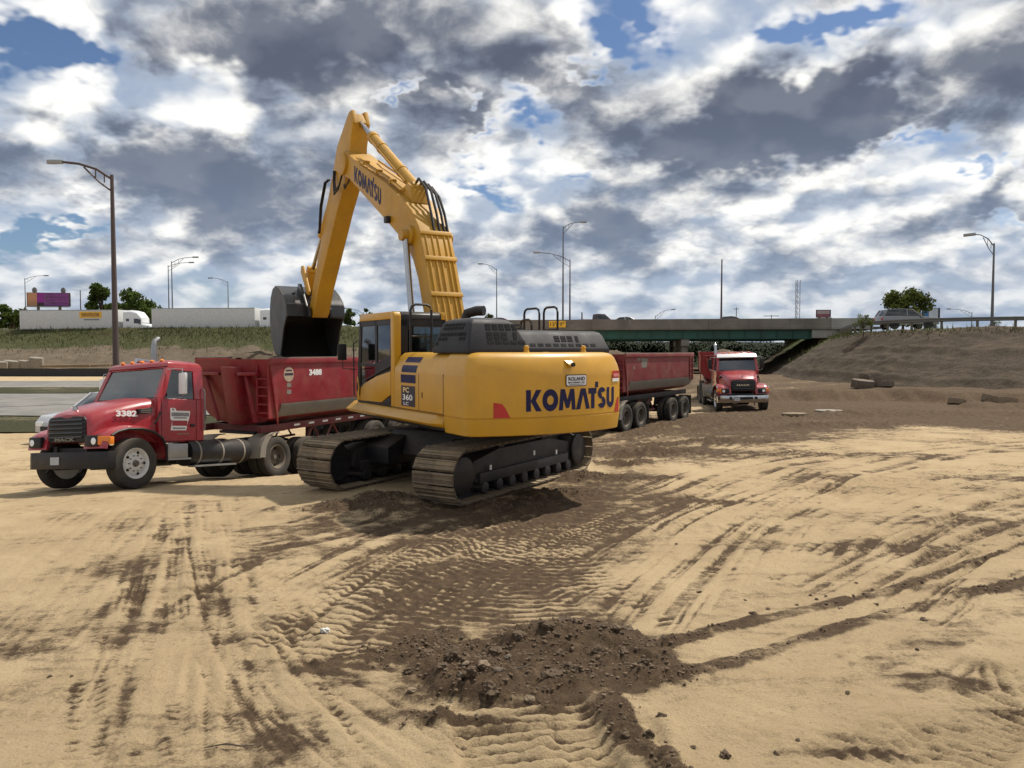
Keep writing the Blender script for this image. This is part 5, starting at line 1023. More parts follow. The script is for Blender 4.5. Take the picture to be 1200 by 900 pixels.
X, Y, Z, V = ruled('bank', [baL, sh, crL, toL], 320, 34, '', .12, seed=33); dd = V-2
gr = 1-sstep(dd+.22*(fbm(X*.25, Y*.25, 13, 3)-.5), .36, .52)
Z += .12*sstep(dd, .1, .2)*np.sin(X*1.1+3*fbm(X*.2, Y*.2, 3, 2))*(1-sstep(dd, .8, 1))*(dd > .4)
bankL = tag(grid_mesh('embankment', X, Y, Z, earth('bank_left', sand=(.20, .16, .115), sand2=(.155, .122, .087), soil=(.12, .092, .064), soil2=(.08, .062, .043), grass=(.075, .078, .034), fine=.4), {'soil': .45+.4*fbm(X*.15+Y*.2, Y*.5, 92, 4), 'grass': gr}), 'highway embankment with grassy top and bare lower slope', 'embankment', kind='structure')
# hill added to block light, so the bridge opening goes dark
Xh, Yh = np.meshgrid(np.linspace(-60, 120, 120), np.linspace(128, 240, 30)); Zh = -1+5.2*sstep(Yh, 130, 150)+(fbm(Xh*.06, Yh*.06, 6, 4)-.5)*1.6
tag(grid_mesh('backdrop_hill', Xh, Yh, Zh, earth('shaded_rise', grass=(.018, .026, .010), fine=.3), {'soil': np.full_like(Xh, .3), 'grass': np.ones_like(Xh)}), 'darkened rise added beyond the overpass to block light', 'backdrop_hill', kind='structure')  # near-black grass colour stands in for the shade under the bridge

# ------------------------------------------------------------------ road, kerb and verge on the left
def strip(name, a, b, wa, wb, m, lift, label, cat_, n=60, kind='structure', attrs=None, thick=0):
    """band between two lines of ground points, draped on the terrain"""
    t = np.linspace(0, 1, n)[:, None]; k = np.linspace(0, 1, 14)[None]
    P0 = np.array(a[0])*(1-t)+np.array(a[1])*t; P1 = np.array(b[0])*(1-t)+np.array(b[1])*t
    X = P0[:, :1]*(1-k)+P1[:, :1]*k; Y = P0[:, 1:]*(1-k)+P1[:, 1:]*k; Z = base_h(X, Y)+lift+near_relief(X, Y)
    return tag(grid_mesh(name, X, Y, Z, m, attrs(X, Y) if attrs else None), label, cat_, kind=kind)
def near_relief(X, Y):
    nr_ = (1-sstep(np.abs(X), 22, 40))*(1-sstep(Y, 40, 60)); return nr_*((fbm(X*.35, Y*.35, 11, 3)-.5)*.10)+.02
ROADM = mat('old_concrete_road', (.150, .142, .130), .9, var=.25, scale=.6, bump=.1); GRASSG = earth('verge_grass', sand=(.22, .18, .11), sand2=(.17, .14, .085), soil=(.11, .10, .055), soil2=(.08, .075, .04), grass=(.052, .053, .026), fine=.5)
ga = lambda X, Y: {'soil': np.full_like(X, .2), 'grass': .35+.5*fbm(X*.3, Y*.3, 8, 3)}
strip('verge', [(-52, 27), (-6, 33)], [(-60, 33), (-6, 39)], 0, 0, GRASSG, .03, 'patchy grass verge between the site and the road', 'verge', attrs=ga)
strip('road', [(-70, 33), (-6, 39)], [(-80, 51), (-6, 55)], 0, 0, ROADM, .05, 'pale concrete road running behind the parked trucks', 'road')
strip('verge', [(-80, 51.3), (-6, 55.3)], [(-84, 60), (-6, 62.5)], 0, 0, GRASSG, .06, 'grass strip beyond the road', 'verge', attrs=ga)
strip('road', [(-88, 60.5), (-6, 63)], [(-96, 74), (-6, 76)], 0, 0, ROADM, .07, 'far carriageway beyond the grass strip', 'road')
kb = MB().prism([(0, 0), (.25, 0), (.25, .14), (.22, .16), (.02, .16), (0, .14)], 0, 78, 'y'); kerb = kb.build('kerb', mat('kerb_concrete', (.42, .40, .35), .9), None, fn=lambda x, y, z: (-80+y*.95, 60.2+y*.034+x, base_h(-80+y*.95, 60.2+y*.034)+z+.02)); tag(kerb, 'pale concrete kerb along the far carriageway', 'kerb', kind='structure')
# silt fence at the foot of the left bank: cloth and stakes
sf = thing('silt_fence', 'black silt fence at the foot of the left embankment', 'fence', (-60, 91, -.5))
def fl(u): return (-32+64*u, 1.5-3.8*u+.4*math.sin(u*9))
for i in range(22):
    u0, u1 = i/22, (i+1)/22; (xa, ya), (xb, yb) = fl(u0), fl(u1); sag = .05*rnd.random(); rs = []
    for k in range(5):
        f = k/4; x, y = xa+(xb-xa)*f, ya+(yb-ya)*f; h_ = .95-sag*4*f*(1-f); rs.append([(x, y, -.1), (x, y+.02+.06*math.sin(f*6), h_*.5), (x, y, h_), (x, y+.03, h_), (x, y+.05+.06*math.sin(f*6), h_*.5), (x, y+.03, -.1)])
    MB().loft(rs).build('fence_cloth', mat('silt_cloth', (.014, .014, .018), .7), sf); MB().bb(xa-.03, xa+.03, ya+.03, ya+.09, -.2, 1.08).build('stake', mat('stake_wood', (.22, .16, .1), .9), sf)

# ------------------------------------------------------------------ overpass
BA, BB_ = Vector((-8, 101.0, 0)), Vector((42.5, 93.4, 0)); bd = (BB_-BA); BL = bd.length; byaw = math.atan2(bd.y, bd.x)
CONC = mat('bridge_concrete', (.155, .135, .115), .85, var=.25, scale=.35, bump=.1); CONCL = mat('patched_concrete', (.28, .27, .245), .85, var=.15, scale=.5); GREEN = mat('green_girder', (.012, .075, .055), .5, var=.25, scale=.4); DARKC = mat('pier_concrete', (.20, .185, .165), .9)
def overpass(label, loc, sign):
    b = thing('overpass', label, 'bridge', loc, (0, 0, byaw)); W_ = 13
    B = lambda mb, n, m, p=b, bv=0, **k: mb.build(n, m, p, bv, **k)
    B(MB().bb(-2, BL+2, .05, W_-.05, 5.12, 5.40), 'deck_slab', CONC)
    for y0 in (0, W_):
        s = 1 if y0 == 0 else -1; n_ = 11
        for i in range(n_):
            x0, x1 = -1+(BL+2)*i/n_, -1+(BL+2)*(i+1)/n_-.02; m = CONCL if (i == n_-1 and y0 == 0) else CONC
            B(MB().prism([(y0-s*.30, 5.10), (y0+s*.05, 5.10), (y0+s*.05, 5.40), (y0+s*.22, 5.46), (y0+s*.10, 5.80), (y0+s*.06, 6.42), (y0-s*.22, 6.44), (y0-s*.24, 5.44), (y0-s*.30, 5.42)], x0, x1, 'x'), 'parapet', m, b, .015)
    for k in range(6):
        y = .35+k*(W_-.7)/5; g = MB().prism([(y-.2, 3.95), (y+.2, 3.95), (y+.2, 4.0), (y+.02, 4.02), (y+.02, 5.04), (y+.2, 5.06), (y+.2, 5.11), (y-.2, 5.11), (y-.2, 5.06), (y-.02, 5.04), (y-.02, 4.02), (y-.2, 4.0)], 1.5, BL-6, 'x'); go = B(g, 'girder', GREEN)
        if k == 0:
            for x in np.arange(3, BL-6, 1.9): B(MB().bb(x-.02, x+.02, y-.18, y-.021, 4.02, 5.04), 'stiffener', GREEN, go)
    for x in np.arange(4, BL-6, 5.0): B(MB().bb(x-.05, x+.05, .6, W_-.6, 4.3, 4.9), 'diaphragm', GREEN)
    B(MB().bb(BL-6, BL-1.5, -.05, W_, 4.05, 5.10), 'end_beam', CONCL, b, .03); B(MB().bb(BL-3.5, BL+2.5, -.1, W_, 2.6, 4.05), 'abutment', DARKC, b, .03); B(MB().bb(-3, 1.5, -.1, W_, -.9, 5.10), 'abutment', DARKC, b, .03)
    for xp in (13.0, 30.0):
        p = B(MB().bb(xp-.5, xp+.5, .3, W_-.3, 3.1, 3.94), 'pier_cap', DARKC, b, .05)
        for y in (1.4, 5.0, 8.6, 12.0): B(MB().cyl((xp, y, -1.2), (xp, y, 3.1), .45, n=20), 'column', DARKC, p)
    if sign:
        x0 = 12.9; sg = B(MB().bb(x0, x0+2.15, -.345, -.315, 5.45, 6.28), 'clearance_sign', mat('sign_yellow', (.75, .42, .02), .5), b); letter('sign_text', '13\'- 9"', mat('sign_black', (.02, .02, .02), .5), sg, .6, (x0+.16, -.349, 5.60), (1, 0, 0), (0, 0, 1), 1.8, .008, .52)
        for xx in (x0+.4, x0+1.75): B(MB().bb(xx, xx+.06, -.315, -.25, 5.5, 6.2), 'sign_bracket', GALV, sg)
    return b
overpass('concrete overpass with green girders and a yellow clearance sign', tuple(BA), True)
bdn = Vector((-bd.y, bd.x, 0)).normalized()
overpass('second overpass added behind the one with the yellow sign to darken its opening', tuple(BA+bdn*17), False)  # extra deck added behind, to darken the view under the first
# guard rail on the right bank
RAILM = mat('weathered_rail', (.13, .125, .115), .6, .4); RAILP = mat('rail_post', (.12, .10, .08), .8)
grl = thing('guard_rail', 'steel guard rail along the crest of the clay embankment', 'guard rail', (30, 60, 4.32))
GPTS = cat3([(10.5, 36, .05), (6, 24, .0), (1.5, 11, 0), (1.2, 4, .02), (4, .2, .05), (12, -1.4, .08), (30, -2.6, .12), (85, -3, .2)], 90)
for i in range(89):
    (xa, ya, za), (xb, yb, zb) = GPTS[i], GPTS[i+1]
    if i % 2 == 0: MB().box((xa, ya, za+.30), (.14, .14, .95)).build('post', RAILP, grl)
    d_ = Vector((xb-xa, yb-ya, 0)).normalized(); n_ = Vector((d_.y, -d_.x, 0))*.10; pr = [(0, .44), (.07, .50), (.0, .56), (.0, .62), (.07, .68), (0, .75), (-.03, .75), (-.03, .44)]
    if i % 4 == 0:
        e = GPTS[min(i+4, 89)]; rings = [[(q[0]+n_.x+n_.x*10*a*.5, q[1]+n_.y+n_.y*10*a*.5, q[2]+b+.02) for a, b in pr] for q in (GPTS[i], GPTS[min(i+1, 89)], GPTS[min(i+2, 89)], GPTS[min(i+3, 89)], e)]; MB().loft(rings).build('rail', RAILM, grl)

# ------------------------------------------------------------------ street lamps
def lamp(label, base, h, arms, r=.10, group=None, m=POLE):
    """arms: (yaw, reach, rise, height fraction)"""
    t = thing('street_lamp', label, 'street lamp', base, group=group)
    MB().cyl((0, 0, -.3), (0, 0, h), r*1.25, r*.6, 12).build('pole', m, t); MB().cyl((0, 0, -.1), (0, 0, .25), r*1.9, n=12).build('base', m, t)
    for yaw, reach, rise, fr in arms:
        c, s = math.cos(yaw), math.sin(yaw); z0 = h*fr; Q = lambda d, z: (c*d, s*d, z0+z)
        a = MB().tube([Q(0, -.25), Q(reach*.3, rise*.50-.05), Q(reach*.65, rise*.85), Q(reach, rise)], r*.45, 7).build('arm', m, t)
        MB().tube([Q(0, -.95), Q(reach*.25, rise*.12-.5), Q(reach*.55, rise*.72-.10)], r*.32, 6).build('lower_arm', m, a)
        for k in (.15, .32): MB().tube([Q(reach*k, rise*.5*k/.3-.12), Q(reach*k, rise*.3*k/.3-.62+k*.5)], r*.22, 5).build('strut', m, a)
        hd = MB(); hd.loft([[(c*(reach+d)-s*w, s*(reach+d)+c*w, z0+rise+z) for w, z in ((-ww, -.02), (-ww*.7, .10), (ww*.7, .10), (ww, -.02), (ww*.6, -.12), (-ww*.6, -.12))] for d, ww in ((-.1, .06), (.1, .12), (.5, .17), (.75, .12), (.82, .05))]); hd.build('lamp_head', GALV, a, smooth=50)
    return t
def px_at(u, D, v=None):                       # pixel column at a known distance
    d = pix_dir(u, 410 if v is None else v); t = D/d.y; return d.x*t, D, CAM_H+d.z*t
def lamp_px(label, u, D, zb, vtop, arms, **k):
    x, y, zt = px_at(u, D, vtop); return lamp(label, (x, y, zb), zt-zb, arms, **k)
PI = math.pi
lamp_px('tall street lamp behind the 3382 truck with its arm to one side', 131, 45, -.65, 205, [(PI, 2.9, .75, 1.0)], r=.16, m=POLEB)
lamp_px('street lamp beside the purple billboard', 29, 150, 5.2, 326, [(0, 3.8, .5, 1.0)])
lamp_px('double height street lamp standing between the two white box trailers', 201, 118, 5.6, 306, [(0, 3.3, .6, 1.0)]); lamp_px('slimmer street lamp just behind another between the white box trailers', 197, 132, 5.6, 311, [(0, 3.6, .5, 1.0)])
lamp_px('street lamp rising behind the second white box trailer', 267, 150, 5.2, 330, [(PI, 3.0, .7, 1.0)])
lamp_px('street lamp beyond the boom of the excavator', 582, 140, 5.2, 315, [(PI, 2.6, .9, 1.0)])
lamp_px('tallest street lamp above the excavator handrails', 660, 104, 5.3, 265, [(0, 2.3, .55, 1.0)], r=.11); lamp_px('street lamp whose long arm crosses its taller neighbour', 668, 102, 5.3, 304, [(PI, 4.0, .9, 1.0)], r=.10, m=POLEB)
lamp_px('short street lamp peeping over the overpass parapet', 768, 170, 3, 370, [(0, 3.6, 1.4, 1.0)]); lamp_px('street lamp near the end of the clay embankment guard rail', 1165, 62, 4.3, 285, [(2.2, 1.5, .9, 1.0)], r=.10)
lamp_px('distant street lamp behind the silver car', 1139, 160, 4.5, 366, [(PI, 4.4, .7, 1.0)]); lamp_px('distant street lamp behind the excavator bucket', 426, 150, 5.2, 366, [(PI, 3.4, .8, 1.0)])
def pole(label, u, D, vt, zb, cross=()):
    x, y, zt = px_at(u, D, vt); t = thing('utility_pole', label, 'utility pole', (x, y, zb)); MB().cyl((0, 0, -.5), (0, 0, zt-zb), .17, .09, 9).build('pole', POLEB, t)
    for f, w in cross: MB().bb(-w, w, -.06, .06, (zt-zb)*f-.08, (zt-zb)*f+.08).build('crossarm', POLEB, t)
pole('bare slender pole rising behind the overpass parapet', 846, 115, 304, 4); pole('distant utility pole with a short crossarm', 863, 210, 360, 2, ((.96, .7),)); pole('distant utility pole with a wide crossarm', 904, 220, 369, 2, ((.97, 2.2),)); pole('thin pole beside the purple billboard', 94, 170, 340, 3)
pole('slim pole between the brown car and the red pickup', 682, 112, 366, 4)
def tower(label, u, D, vt):
    x, y, zt = px_at(u, D, vt); t = thing('lattice_tower', label, 'tower', (x, y, 0)); w = 1.3; L = [(w*math.cos(a), w*math.sin(a)) for a in (0, 2.09, 4.19)]
    for a in L: MB().cyl((*a, 0), (*a, zt), .16, n=5).build('mast_leg', GALV, t)
    for k in range(int(zt/3)):
        for i in range(3): MB().cyl((*L[i], k*3), (*L[(i+1) % 3], k*3+3), .09, n=4).build('brace', GALV, t)
tower('slender lattice radio mast beyond the overpass', 935, 420, 328)

# ------------------------------------------------------------------ billboards
def billboard(label, u, D, v0, v1, wpx, yaw, bands, lamps=False, flip=0):
    x, y, zt = px_at(u, D, v0); zb = px_at(u, D, v1)[2]; w = wpx/FPX*D; t = thing('billboard', label, 'billboard', (x, y, 0), (0, 0, yaw)); H_ = zt-zb
    p = MB().bb(-w/2, w/2, -.25, .25, zb, zt).build('panel', mat('board_back', (.05, .04, .05), .8), t, .05)
    for (a, b, c, d_, col) in bands: MB().bb(-w/2+w*a, -w/2+w*b, -.29, -.255, zb+H_*c, zb+H_*d_).build('print', mat('print_%.2f_%.2f_%.2f' % col, col, .6, var=.2, scale=.4), p, smooth=0)
    for xx in (-w*.25, w*.25): MB().cyl((xx, .1, -1), (xx, .1, zb+.1), .35, n=10).build('post', POLE, t)
    MB().bb(-w/2, w/2, -1.2, -.3, zb-.25, zb-.1).build('catwalk', POLE, t)
    if lamps:
        for xx in (-w*.32, w*.34): MB().loft([[(xx+a*k, b*k, zt+z) for a, b in ((-.5, -.3), (.5, -.3), (.5, .3), (-.5, .3))] for z, k in ((0, .8), (.6, 1.0), (1.1, .7), (1.3, .2))]).build('roof_unit', POLE, t)
billboard('purple billboard with orange picture behind the white box trailer', 57, 190, 343, 359, 47, .15, [(.02, .24, .02, .98, (.45, .22, .12)), (.24, .40, .25, .98, (.22, .02, .22)), (.40, .97, .05, .98, (.20, .05, .22))]+[(.42, .95, k, k+.08, (.55, .45, .55)) for k in (.2, .42, .62, .82)], True)
billboard('small red and white billboard beyond the overpass end', 965, 260, 363, 372, 17, 0, [(.05, .9, .45, .9, (.4, .3, .3)), (.05, .9, .05, .42, (.25, .08, .1))]); billboard('small blue and white billboard behind the silver car', 1091, 150, 361, 374, 19, -.2, [(.04, .34, .05, .95, (.05, .15, .3)), (.36, .88, .05, .95, (.5, .55, .6))])

# ------------------------------------------------------------------ cars
def car(label, loc, yaw, col, kind='sedan', group=None):
    P_ = {'sedan': dict(L=4.7, b=[(-2.35, .35), (-2.35, .80), (-2.2, .98), (-1.4, 1.02), (.75, .98), (2.0, .82), (2.3, .65), (2.35, .35)], g=[(-1.75, .98), (-1.05, 1.38), (-.2, 1.45), (.35, 1.38), (1.15, .96)], W=.90),
          'suv': dict(L=4.8, b=[(-2.38, .40), (-2.40, .95), (-2.32, 1.12), (-1.0, 1.12), (.95, 1.08), (2.15, .98), (2.36, .75), (2.38, .40)], g=[(-2.28, 1.10), (-1.95, 1.66), (-.9, 1.74), (.05, 1.70), (1.0, 1.06)], W=.95),
          'pickup': dict(L=5.8, b=[(-2.9, .50), (-2.9, 1.15), (-1.0, 1.16), (.1, 1.14), (1.4, 1.12), (2.6, 1.05), (2.88, .85), (2.9, .50)], g=[(-.95, 1.12), (-.85, 1.78), (-.2, 1.84), (.6, 1.80), (1.40, 1.10)], W=1.0)}[kind]
    t = thing({'sedan': 'sedan_car', 'suv': 'suv_car', 'pickup': 'pickup_truck'}[kind], label, 'pickup' if kind == 'pickup' else 'car', loc, (0, 0, yaw), group); Wd = P_['W']; pm = mat('car_%.2f_%.2f_%.2f' % col, col, .25, var=.03, coat=.6, dust=.1)
    b = P_['b']; arches = []
    def prof(wx): return b
    rings = [[(x, y, z) for x, z in [(bx*k, bz if bz < .6 else bz-.03*(1-k)*10) for bx, bz in b]] for y, k in ((-Wd, .975), (-Wd*.93, 1.0), (Wd*.93, 1.0), (Wd, .975))]
    body = MB().loft(rings).build('body', pm, t, .05, 2); g = P_['g']
    MB().loft([[(x, y*(1-.10*max(0, (z-1.0))/.8), z) for x, z in g] for y in (-Wd*.94, Wd*.94)]).build('windows', CARGL, body, .03)
    MB().loft([[(x, y, z+.012) for x, z in g[1:-1]]+[(x, y, z-.03) for x, z in g[1:-1][::-1]] for y in (-Wd*.86, Wd*.86)]).build('roof', pm, body, .01)
    for s in (1, -1):
        for xx in ([g[0][0]+.02+(g[1][0]-g[0][0])*.5, -.35, (g[-2][0]+g[-1][0])/2]): pass
        for (xa, za), (xb, zb) in ((g[0], g[1]), (g[-1], g[-2]), ((-.3, 1.02), (-.35, g[2][1]-.02))): MB().tube([(xa, s*Wd*.945, za), (xb, s*Wd*.945*(1-.10*max(0, zb-1)/.8), zb)], .04, 6).build('pillar', pm, body)
        MB().bb(P_['L']*.5-.35, P_['L']*.5-.02, s*(Wd-.42), s*(Wd-.08), .62, .78).build('headlight', LENS, body, .02); MB().bb(-P_['L']*.5-.005, -P_['L']*.5+.2, s*(Wd-.36), s*(Wd-.05), .75, 1.0).build('tail_light', REFL, body, .02); MB().bb(.75, .95, s*Wd, s*(Wd+.16), 1.0, 1.12).build('mirror', pm, body, .02)
        for xw in (-P_['L']*.29, P_['L']*.30):
            MB().lathe([(.02, 0), (.41, 0), (.41, .012), (.02, .012)], (xw, s*(Wd+.002)-(.012 if s < 0 else 0), .37), n=24).build('wheel_arch', BLK, body); wheel(t, xw, s*(Wd-.09), s, .36, .22, STEEL, .03, hub=False)
    if kind == 'pickup': MB().bb(-2.8, -1.0, -.85, .85, 1.12, 1.162).build('bed', BLK, body)
    MB().bb(P_['L']*.5-.06, P_['L']*.5+.01, -.6, .6, .45, .62).build('front_grille', BLK, body); return t
def on_deck(s, off_=3.0): p = BA+bd.normalized()*s+bdn*off_; return (p.x, p.y, 5.41)
def car_px(label, u, D, z, yaw, col, kind, **k): x, y, _ = px_at(u, D); return car(label, (x, y, z), yaw, col, kind, **k)
def deck_px(u):                                 # station along the overpass seen at a pixel column
    k = (u-600)/FPX; s = (k*(BA.y+bdn.y*3)-(BA.x+bdn.x*3))/(bd.normalized().x-k*bd.normalized().y); return s
for u, kd, col, lb, yw in ((588, 'sedan', (.14, .06, .05), 'brown car on the overpass behind the excavator hood', 0), (703, 'pickup', (.12, .01, .025), 'dark red pickup above the yellow clearance sign', 0), (735, 'sedan', (.7, .72, .75), 'white car following the dark red pickup', 0), (857, 'sedan', (.05, .055, .065), 'dark car on the overpass near the bare pole', 0)):
    car(lb, on_deck(deck_px(u)), byaw+yw, col, kd)
car_px('silver sport utility car behind the guard rail on the clay embankment', 1061, 67.0, 4.38, -.04, (.22, .22, .235), 'suv'); car_px('light sedan beyond the end of the overpass parapet', 996, 97, 5.0, 0, (.45, .47, .5), 'sedan')
xs_, ys_, _ = px_at(82, 24.5); car('silver sport utility car parked behind the 3382 truck', (-15.5, 29.6, ground_z(-15.5, 29.6)+.02), R(250), (.42, .43, .46), 'suv')
car_px('white car on the highway beside the far tree', 8, 150, 5.25, 0, (.7, .72, .74), 'sedan'); car_px('pale car beside the white car on the highway', 24, 152, 5.25, 0, (.5, .55, .6), 'sedan'); car_px('white car behind the cab of the first white semi trailer truck', 178, 140, 5.25, 0, (.7, .7, .72), 'suv'); car_px('white van like car seen beyond the excavator arm', 412, 140, 5.3, 0, (.7, .7, .7), 'suv')

# ------------------------------------------------------------------ white semi trucks on the highway
def semi(label_t, label_b, u0, D, z, sign, sleeper_only=False):
    x0, y0, _ = px_at(u0, D); Ln = 16.1; yaw = -.10
    t = thing('box_trailer', label_b, 'trailer', (x0, y0, z), (0, 0, yaw)); B = lambda mb, n, m, p=t, bv=0, **k: mb.build(n, m, p, bv, **k)
    bx = B(MB().bb(0, Ln, -1.3, 1.3, 1.12, 4.08), 'box', mat('trailer_white', (.55, .56, .56), .5, var=.06, dust=.2), t, .04)
    for k in range(14): B(MB().bb(.4+k*1.18, .44+k*1.18, -1.312, -1.301, 1.2, 4.0), 'side_rib', MATS['trailer_white'], bx)
    B(MB().bb(0, Ln, -1.315, -1.302, 1.10, 1.22), 'bottom_rail', GALV, bx); B(MB().bb(0, Ln, -1.315, -1.302, 3.98, 4.09), 'top_rail', GALV, bx)
    if sign:
        sg = B(MB().bb(Ln-6.2, Ln-2.6, -1.345, -1.317, 2.85, 3.8), 'yellow_sign', mat('semi_yellow', (.75, .42, .03), .5), bx); B(MB().bb(Ln-5.9, Ln-2.9, -1.352, -1.346, 3.05, 3.6), 'sign_print', mat('semi_brown', (.35, .18, .03), .5, var=.5, scale=3), sg, smooth=0); B(MB().bb(Ln-5.5, Ln-3.0, -1.33, -1.317, 2.5, 2.62), 'sign_line', DEC, bx)
    for xw in (1.2, 2.5): [wheel(t, xw, s*1.12, s, .5, .3, GALV, .08, hub=False) for s in (1, -1)]
    B(MB().bb(.5, 13, -.5, .5, .9, 1.12), 'under_frame', BLK, t); [B(MB().bb(12.0, 12.15, s*.8, s*.95, .1, 1.1), 'landing_leg', GALV, t) for s in (1, -1)]
    c = thing('truck_tractor', label_t, 'truck', (x0+(Ln+.75)*math.cos(yaw), y0+(Ln+.75)*math.sin(yaw), z), (0, 0, yaw)); C_ = lambda mb, n, m, p=c, bv=0, sg=2, **k: mb.build(n, m, p, bv, sg, **k)
    wm = mat('semi_white', (.70, .72, .74), .35, var=.03, coat=.3)
    def rg(x, w, z0, z1): return [(x, -w, z0), (x, w, z0), (x, w, z1-.25), (x, w-.25, z1), (x, -w+.25, z1), (x, -w, z1-.25)]
    sl_ = C_(MB().loft([rg(.0, 1.2, .9, 3.9), rg(1.2, 1.2, .9, 4.0), rg(2.2, 1.18, .9, 3.75), rg(2.9, 1.1, .9, 2.95)]), 'sleeper_cab', wm, c, .08, 3); C_(MB().loft([rg(2.88, 1.05, .7, 2.0), rg(3.9, 1.0, .6, 1.85), rg(4.7, .85, .6, 1.55), rg(4.9, .7, .6, 1.3)]), 'hood', wm, c, .08, 3)
    C_(MB().add([(2.93, -.95, 2.05), (2.93, .95, 2.05), (2.52, .95, 2.95), (2.52, -.95, 2.95)], [(0, 1, 2, 3)]).bb(2.4, 2.6, -.9, .9, 2.1, 2.8), 'windscreen', CARGL, sl_)
    for s in (1, -1):
        C_(MB().prism([(1.75, 2.0), (2.72, 2.0), (2.45, 2.7), (1.75, 2.7)], s*1.16, s*1.21), 'side_window', CARGL, sl_); C_(MB().prism([(.5, 2.3), (1.0, 2.3), (1.0, 2.7), (.5, 2.7)], s*1.19, s*1.215), 'sleeper_window', CARGL, sl_); C_(MB().bb(2.75, 2.85, s*1.25, s*1.5, 1.9, 2.6), 'mirror', BLK, sl_)
        wheel(c, 3.9, s*1.05, s, .5, .3, GALV, .05, hub=False); [wheel(c, xx, s*1.05, s, .5, .3, GALV, .08, hub=False) for xx in (-.4, -1.7)]; C_(MB().bb(.3, 2.8, s*.9, s*1.2, .45, .95), 'side_fairing', wm, c, .05)
    C_(MB().bb(-2.2, 4.6, -.45, .45, .6, .95), 'chassis', BLK, c); C_(MB().bb(4.75, 4.98, -1.1, 1.1, .4, .75), 'bumper', wm, c, .05)
semi('white sleeper tractor pulling the trailer with the yellow sign', 'white box trailer with a yellow sign on its side', 31, 121, 4.65, True)
semi('white sleeper tractor at the front of the plain white trailer', 'plain white box trailer on the highway without a sign', 184, 117.5, 4.75, False)

# ------------------------------------------------------------------ trees and weeds
BARK = mat('bark', (.06, .045, .032), .9)
def leafmat(name, col, dry=None):
    m = bpy.data.materials.new(name); m.use_nodes = True; T = NT(m.node_tree); T.n.clear()
    oi = T.new('ShaderNodeNewGeometry').outputs['Position']; n = T.noise(oi, .8, 4, .6); c = T.mix(T.ss(n, .35, .65), tuple(x*.6 for x in col), tuple(x*1.35 for x in col))
    c = T.mix(T.ss(T.noise(oi, .16, 4, .7), .50, .64), c, dry) if dry else c
    d = T.new('ShaderNodeBsdfDiffuse', {0: c}); tr = T.new('ShaderNodeBsdfTranslucent', {0: c}); T.l.new(T.new('ShaderNodeMixShader', {0: .3, 1: d.outputs[0], 2: tr.outputs[0]}).outputs[0], T.new('ShaderNodeOutputMaterial').inputs[0]); return m
LEAF = leafmat('leaf_dark', (.07, .10, .028)); LEAF_SHADE = leafmat('leaf_shaded', (.012, .018, .007)); LEAF2 = leafmat('leaf_olive', (.085, .10, .028)); WEED = leafmat('weed', (.075, .085, .035), (.15, .12, .07))  # second leaf is near black: shade under the bridge put into its colour
def leaves(pts, size, rg):
    pts = np.asarray(pts); n = len(pts); d = rg.normal(size=(n, 3)); d /= np.linalg.norm(d, axis=1)[:, None]; e = np.cross(d, rg.normal(size=(n, 3))); e /= np.linalg.norm(e, axis=1)[:, None]; s = size*(.6+.8*rg.rand(n, 1))
    V_ = np.stack([pts-d*s, pts+e*s*.5, pts+d*s, pts-e*s*.5], 1).reshape(-1, 3); return V_, [tuple(range(4*i, 4*i+4)) for i in range(n)]
def tree(label, u, D, zb, vtop, wpx, lm=LEAF, seed=0, name='tree', n=3400):
    rg = np.random.RandomState(seed); x, y, zt = px_at(u, D, vtop); H_ = zt-zb; w = wpx/FPX*D/2; t = thing(name, label, 'tree', (x, y, zb)); tk = MB(); tr_h = H_*.35
    tk.tube([(0, 0, -.3), (.05, .02, tr_h*.5), (-.05, .05, tr_h), (0, 0, H_*.75)], [H_*.035, H_*.028, H_*.02, H_*.008], 8); cl = []
    for k in range(16):
        a = rg.rand()*2*PI; z = H_*(.42+.5*rg.rand()); rr = w*(.35+.6*rg.rand())*math.sqrt(max(.12, 1-((z/H_-.62)/.42)**2)); p = (rr*math.cos(a), rr*math.sin(a), z); cl.append(p); tk.tube([(0, 0, z*.55), (p[0]*.5, p[1]*.5, z*.8), p], [H_*.014, H_*.010, H_*.004], 5)
    tk.build('trunk', BARK, t); P2 = []
    for p in cl:
        r_ = w*(.26+.20*rg.rand()); q = rg.normal(size=(n//16, 3)); q /= np.linalg.norm(q, axis=1)[:, None]; q *= (rg.rand(n//16, 1)**.45)*r_*(1+.35*rg.rand(n//16, 1)); q[:, 2] *= .8; P2.append(q+np.array(p))
    V_, F_ = leaves(np.vstack(P2), H_*.038, rg); MB().add(V_, F_).build('crown', lm, t, smooth=0); return t
tree('broad dark tree above the first white box trailer', 118, 165, 3.5, 332, 30, LEAF, 1); tree('spreading tree behind the white sleeper tractors', 160, 160, 3.5, 341, 52, LEAF, 2); tree('low dark tree at the highway beside the pale cars', 15, 175, 3, 354, 28, LEAF, 3); tree('round olive tree standing behind the silver car on the bank', 1059, 92, 4.0, 341, 52, LEAF2, 4, n=3600)
for k in range(9): tree(('blackened shrub added beyond the overpass to darken its opening'), 640+k*34, 121+2*(k % 3), -.6, 400+3*(k % 2), 64, LEAF_SHADE, 60+k, 'shrub', 1400)['group'] = 'shrubs added to darken the overpass opening'  # added to fill the bridge opening with darkness, leaves blackened like shade
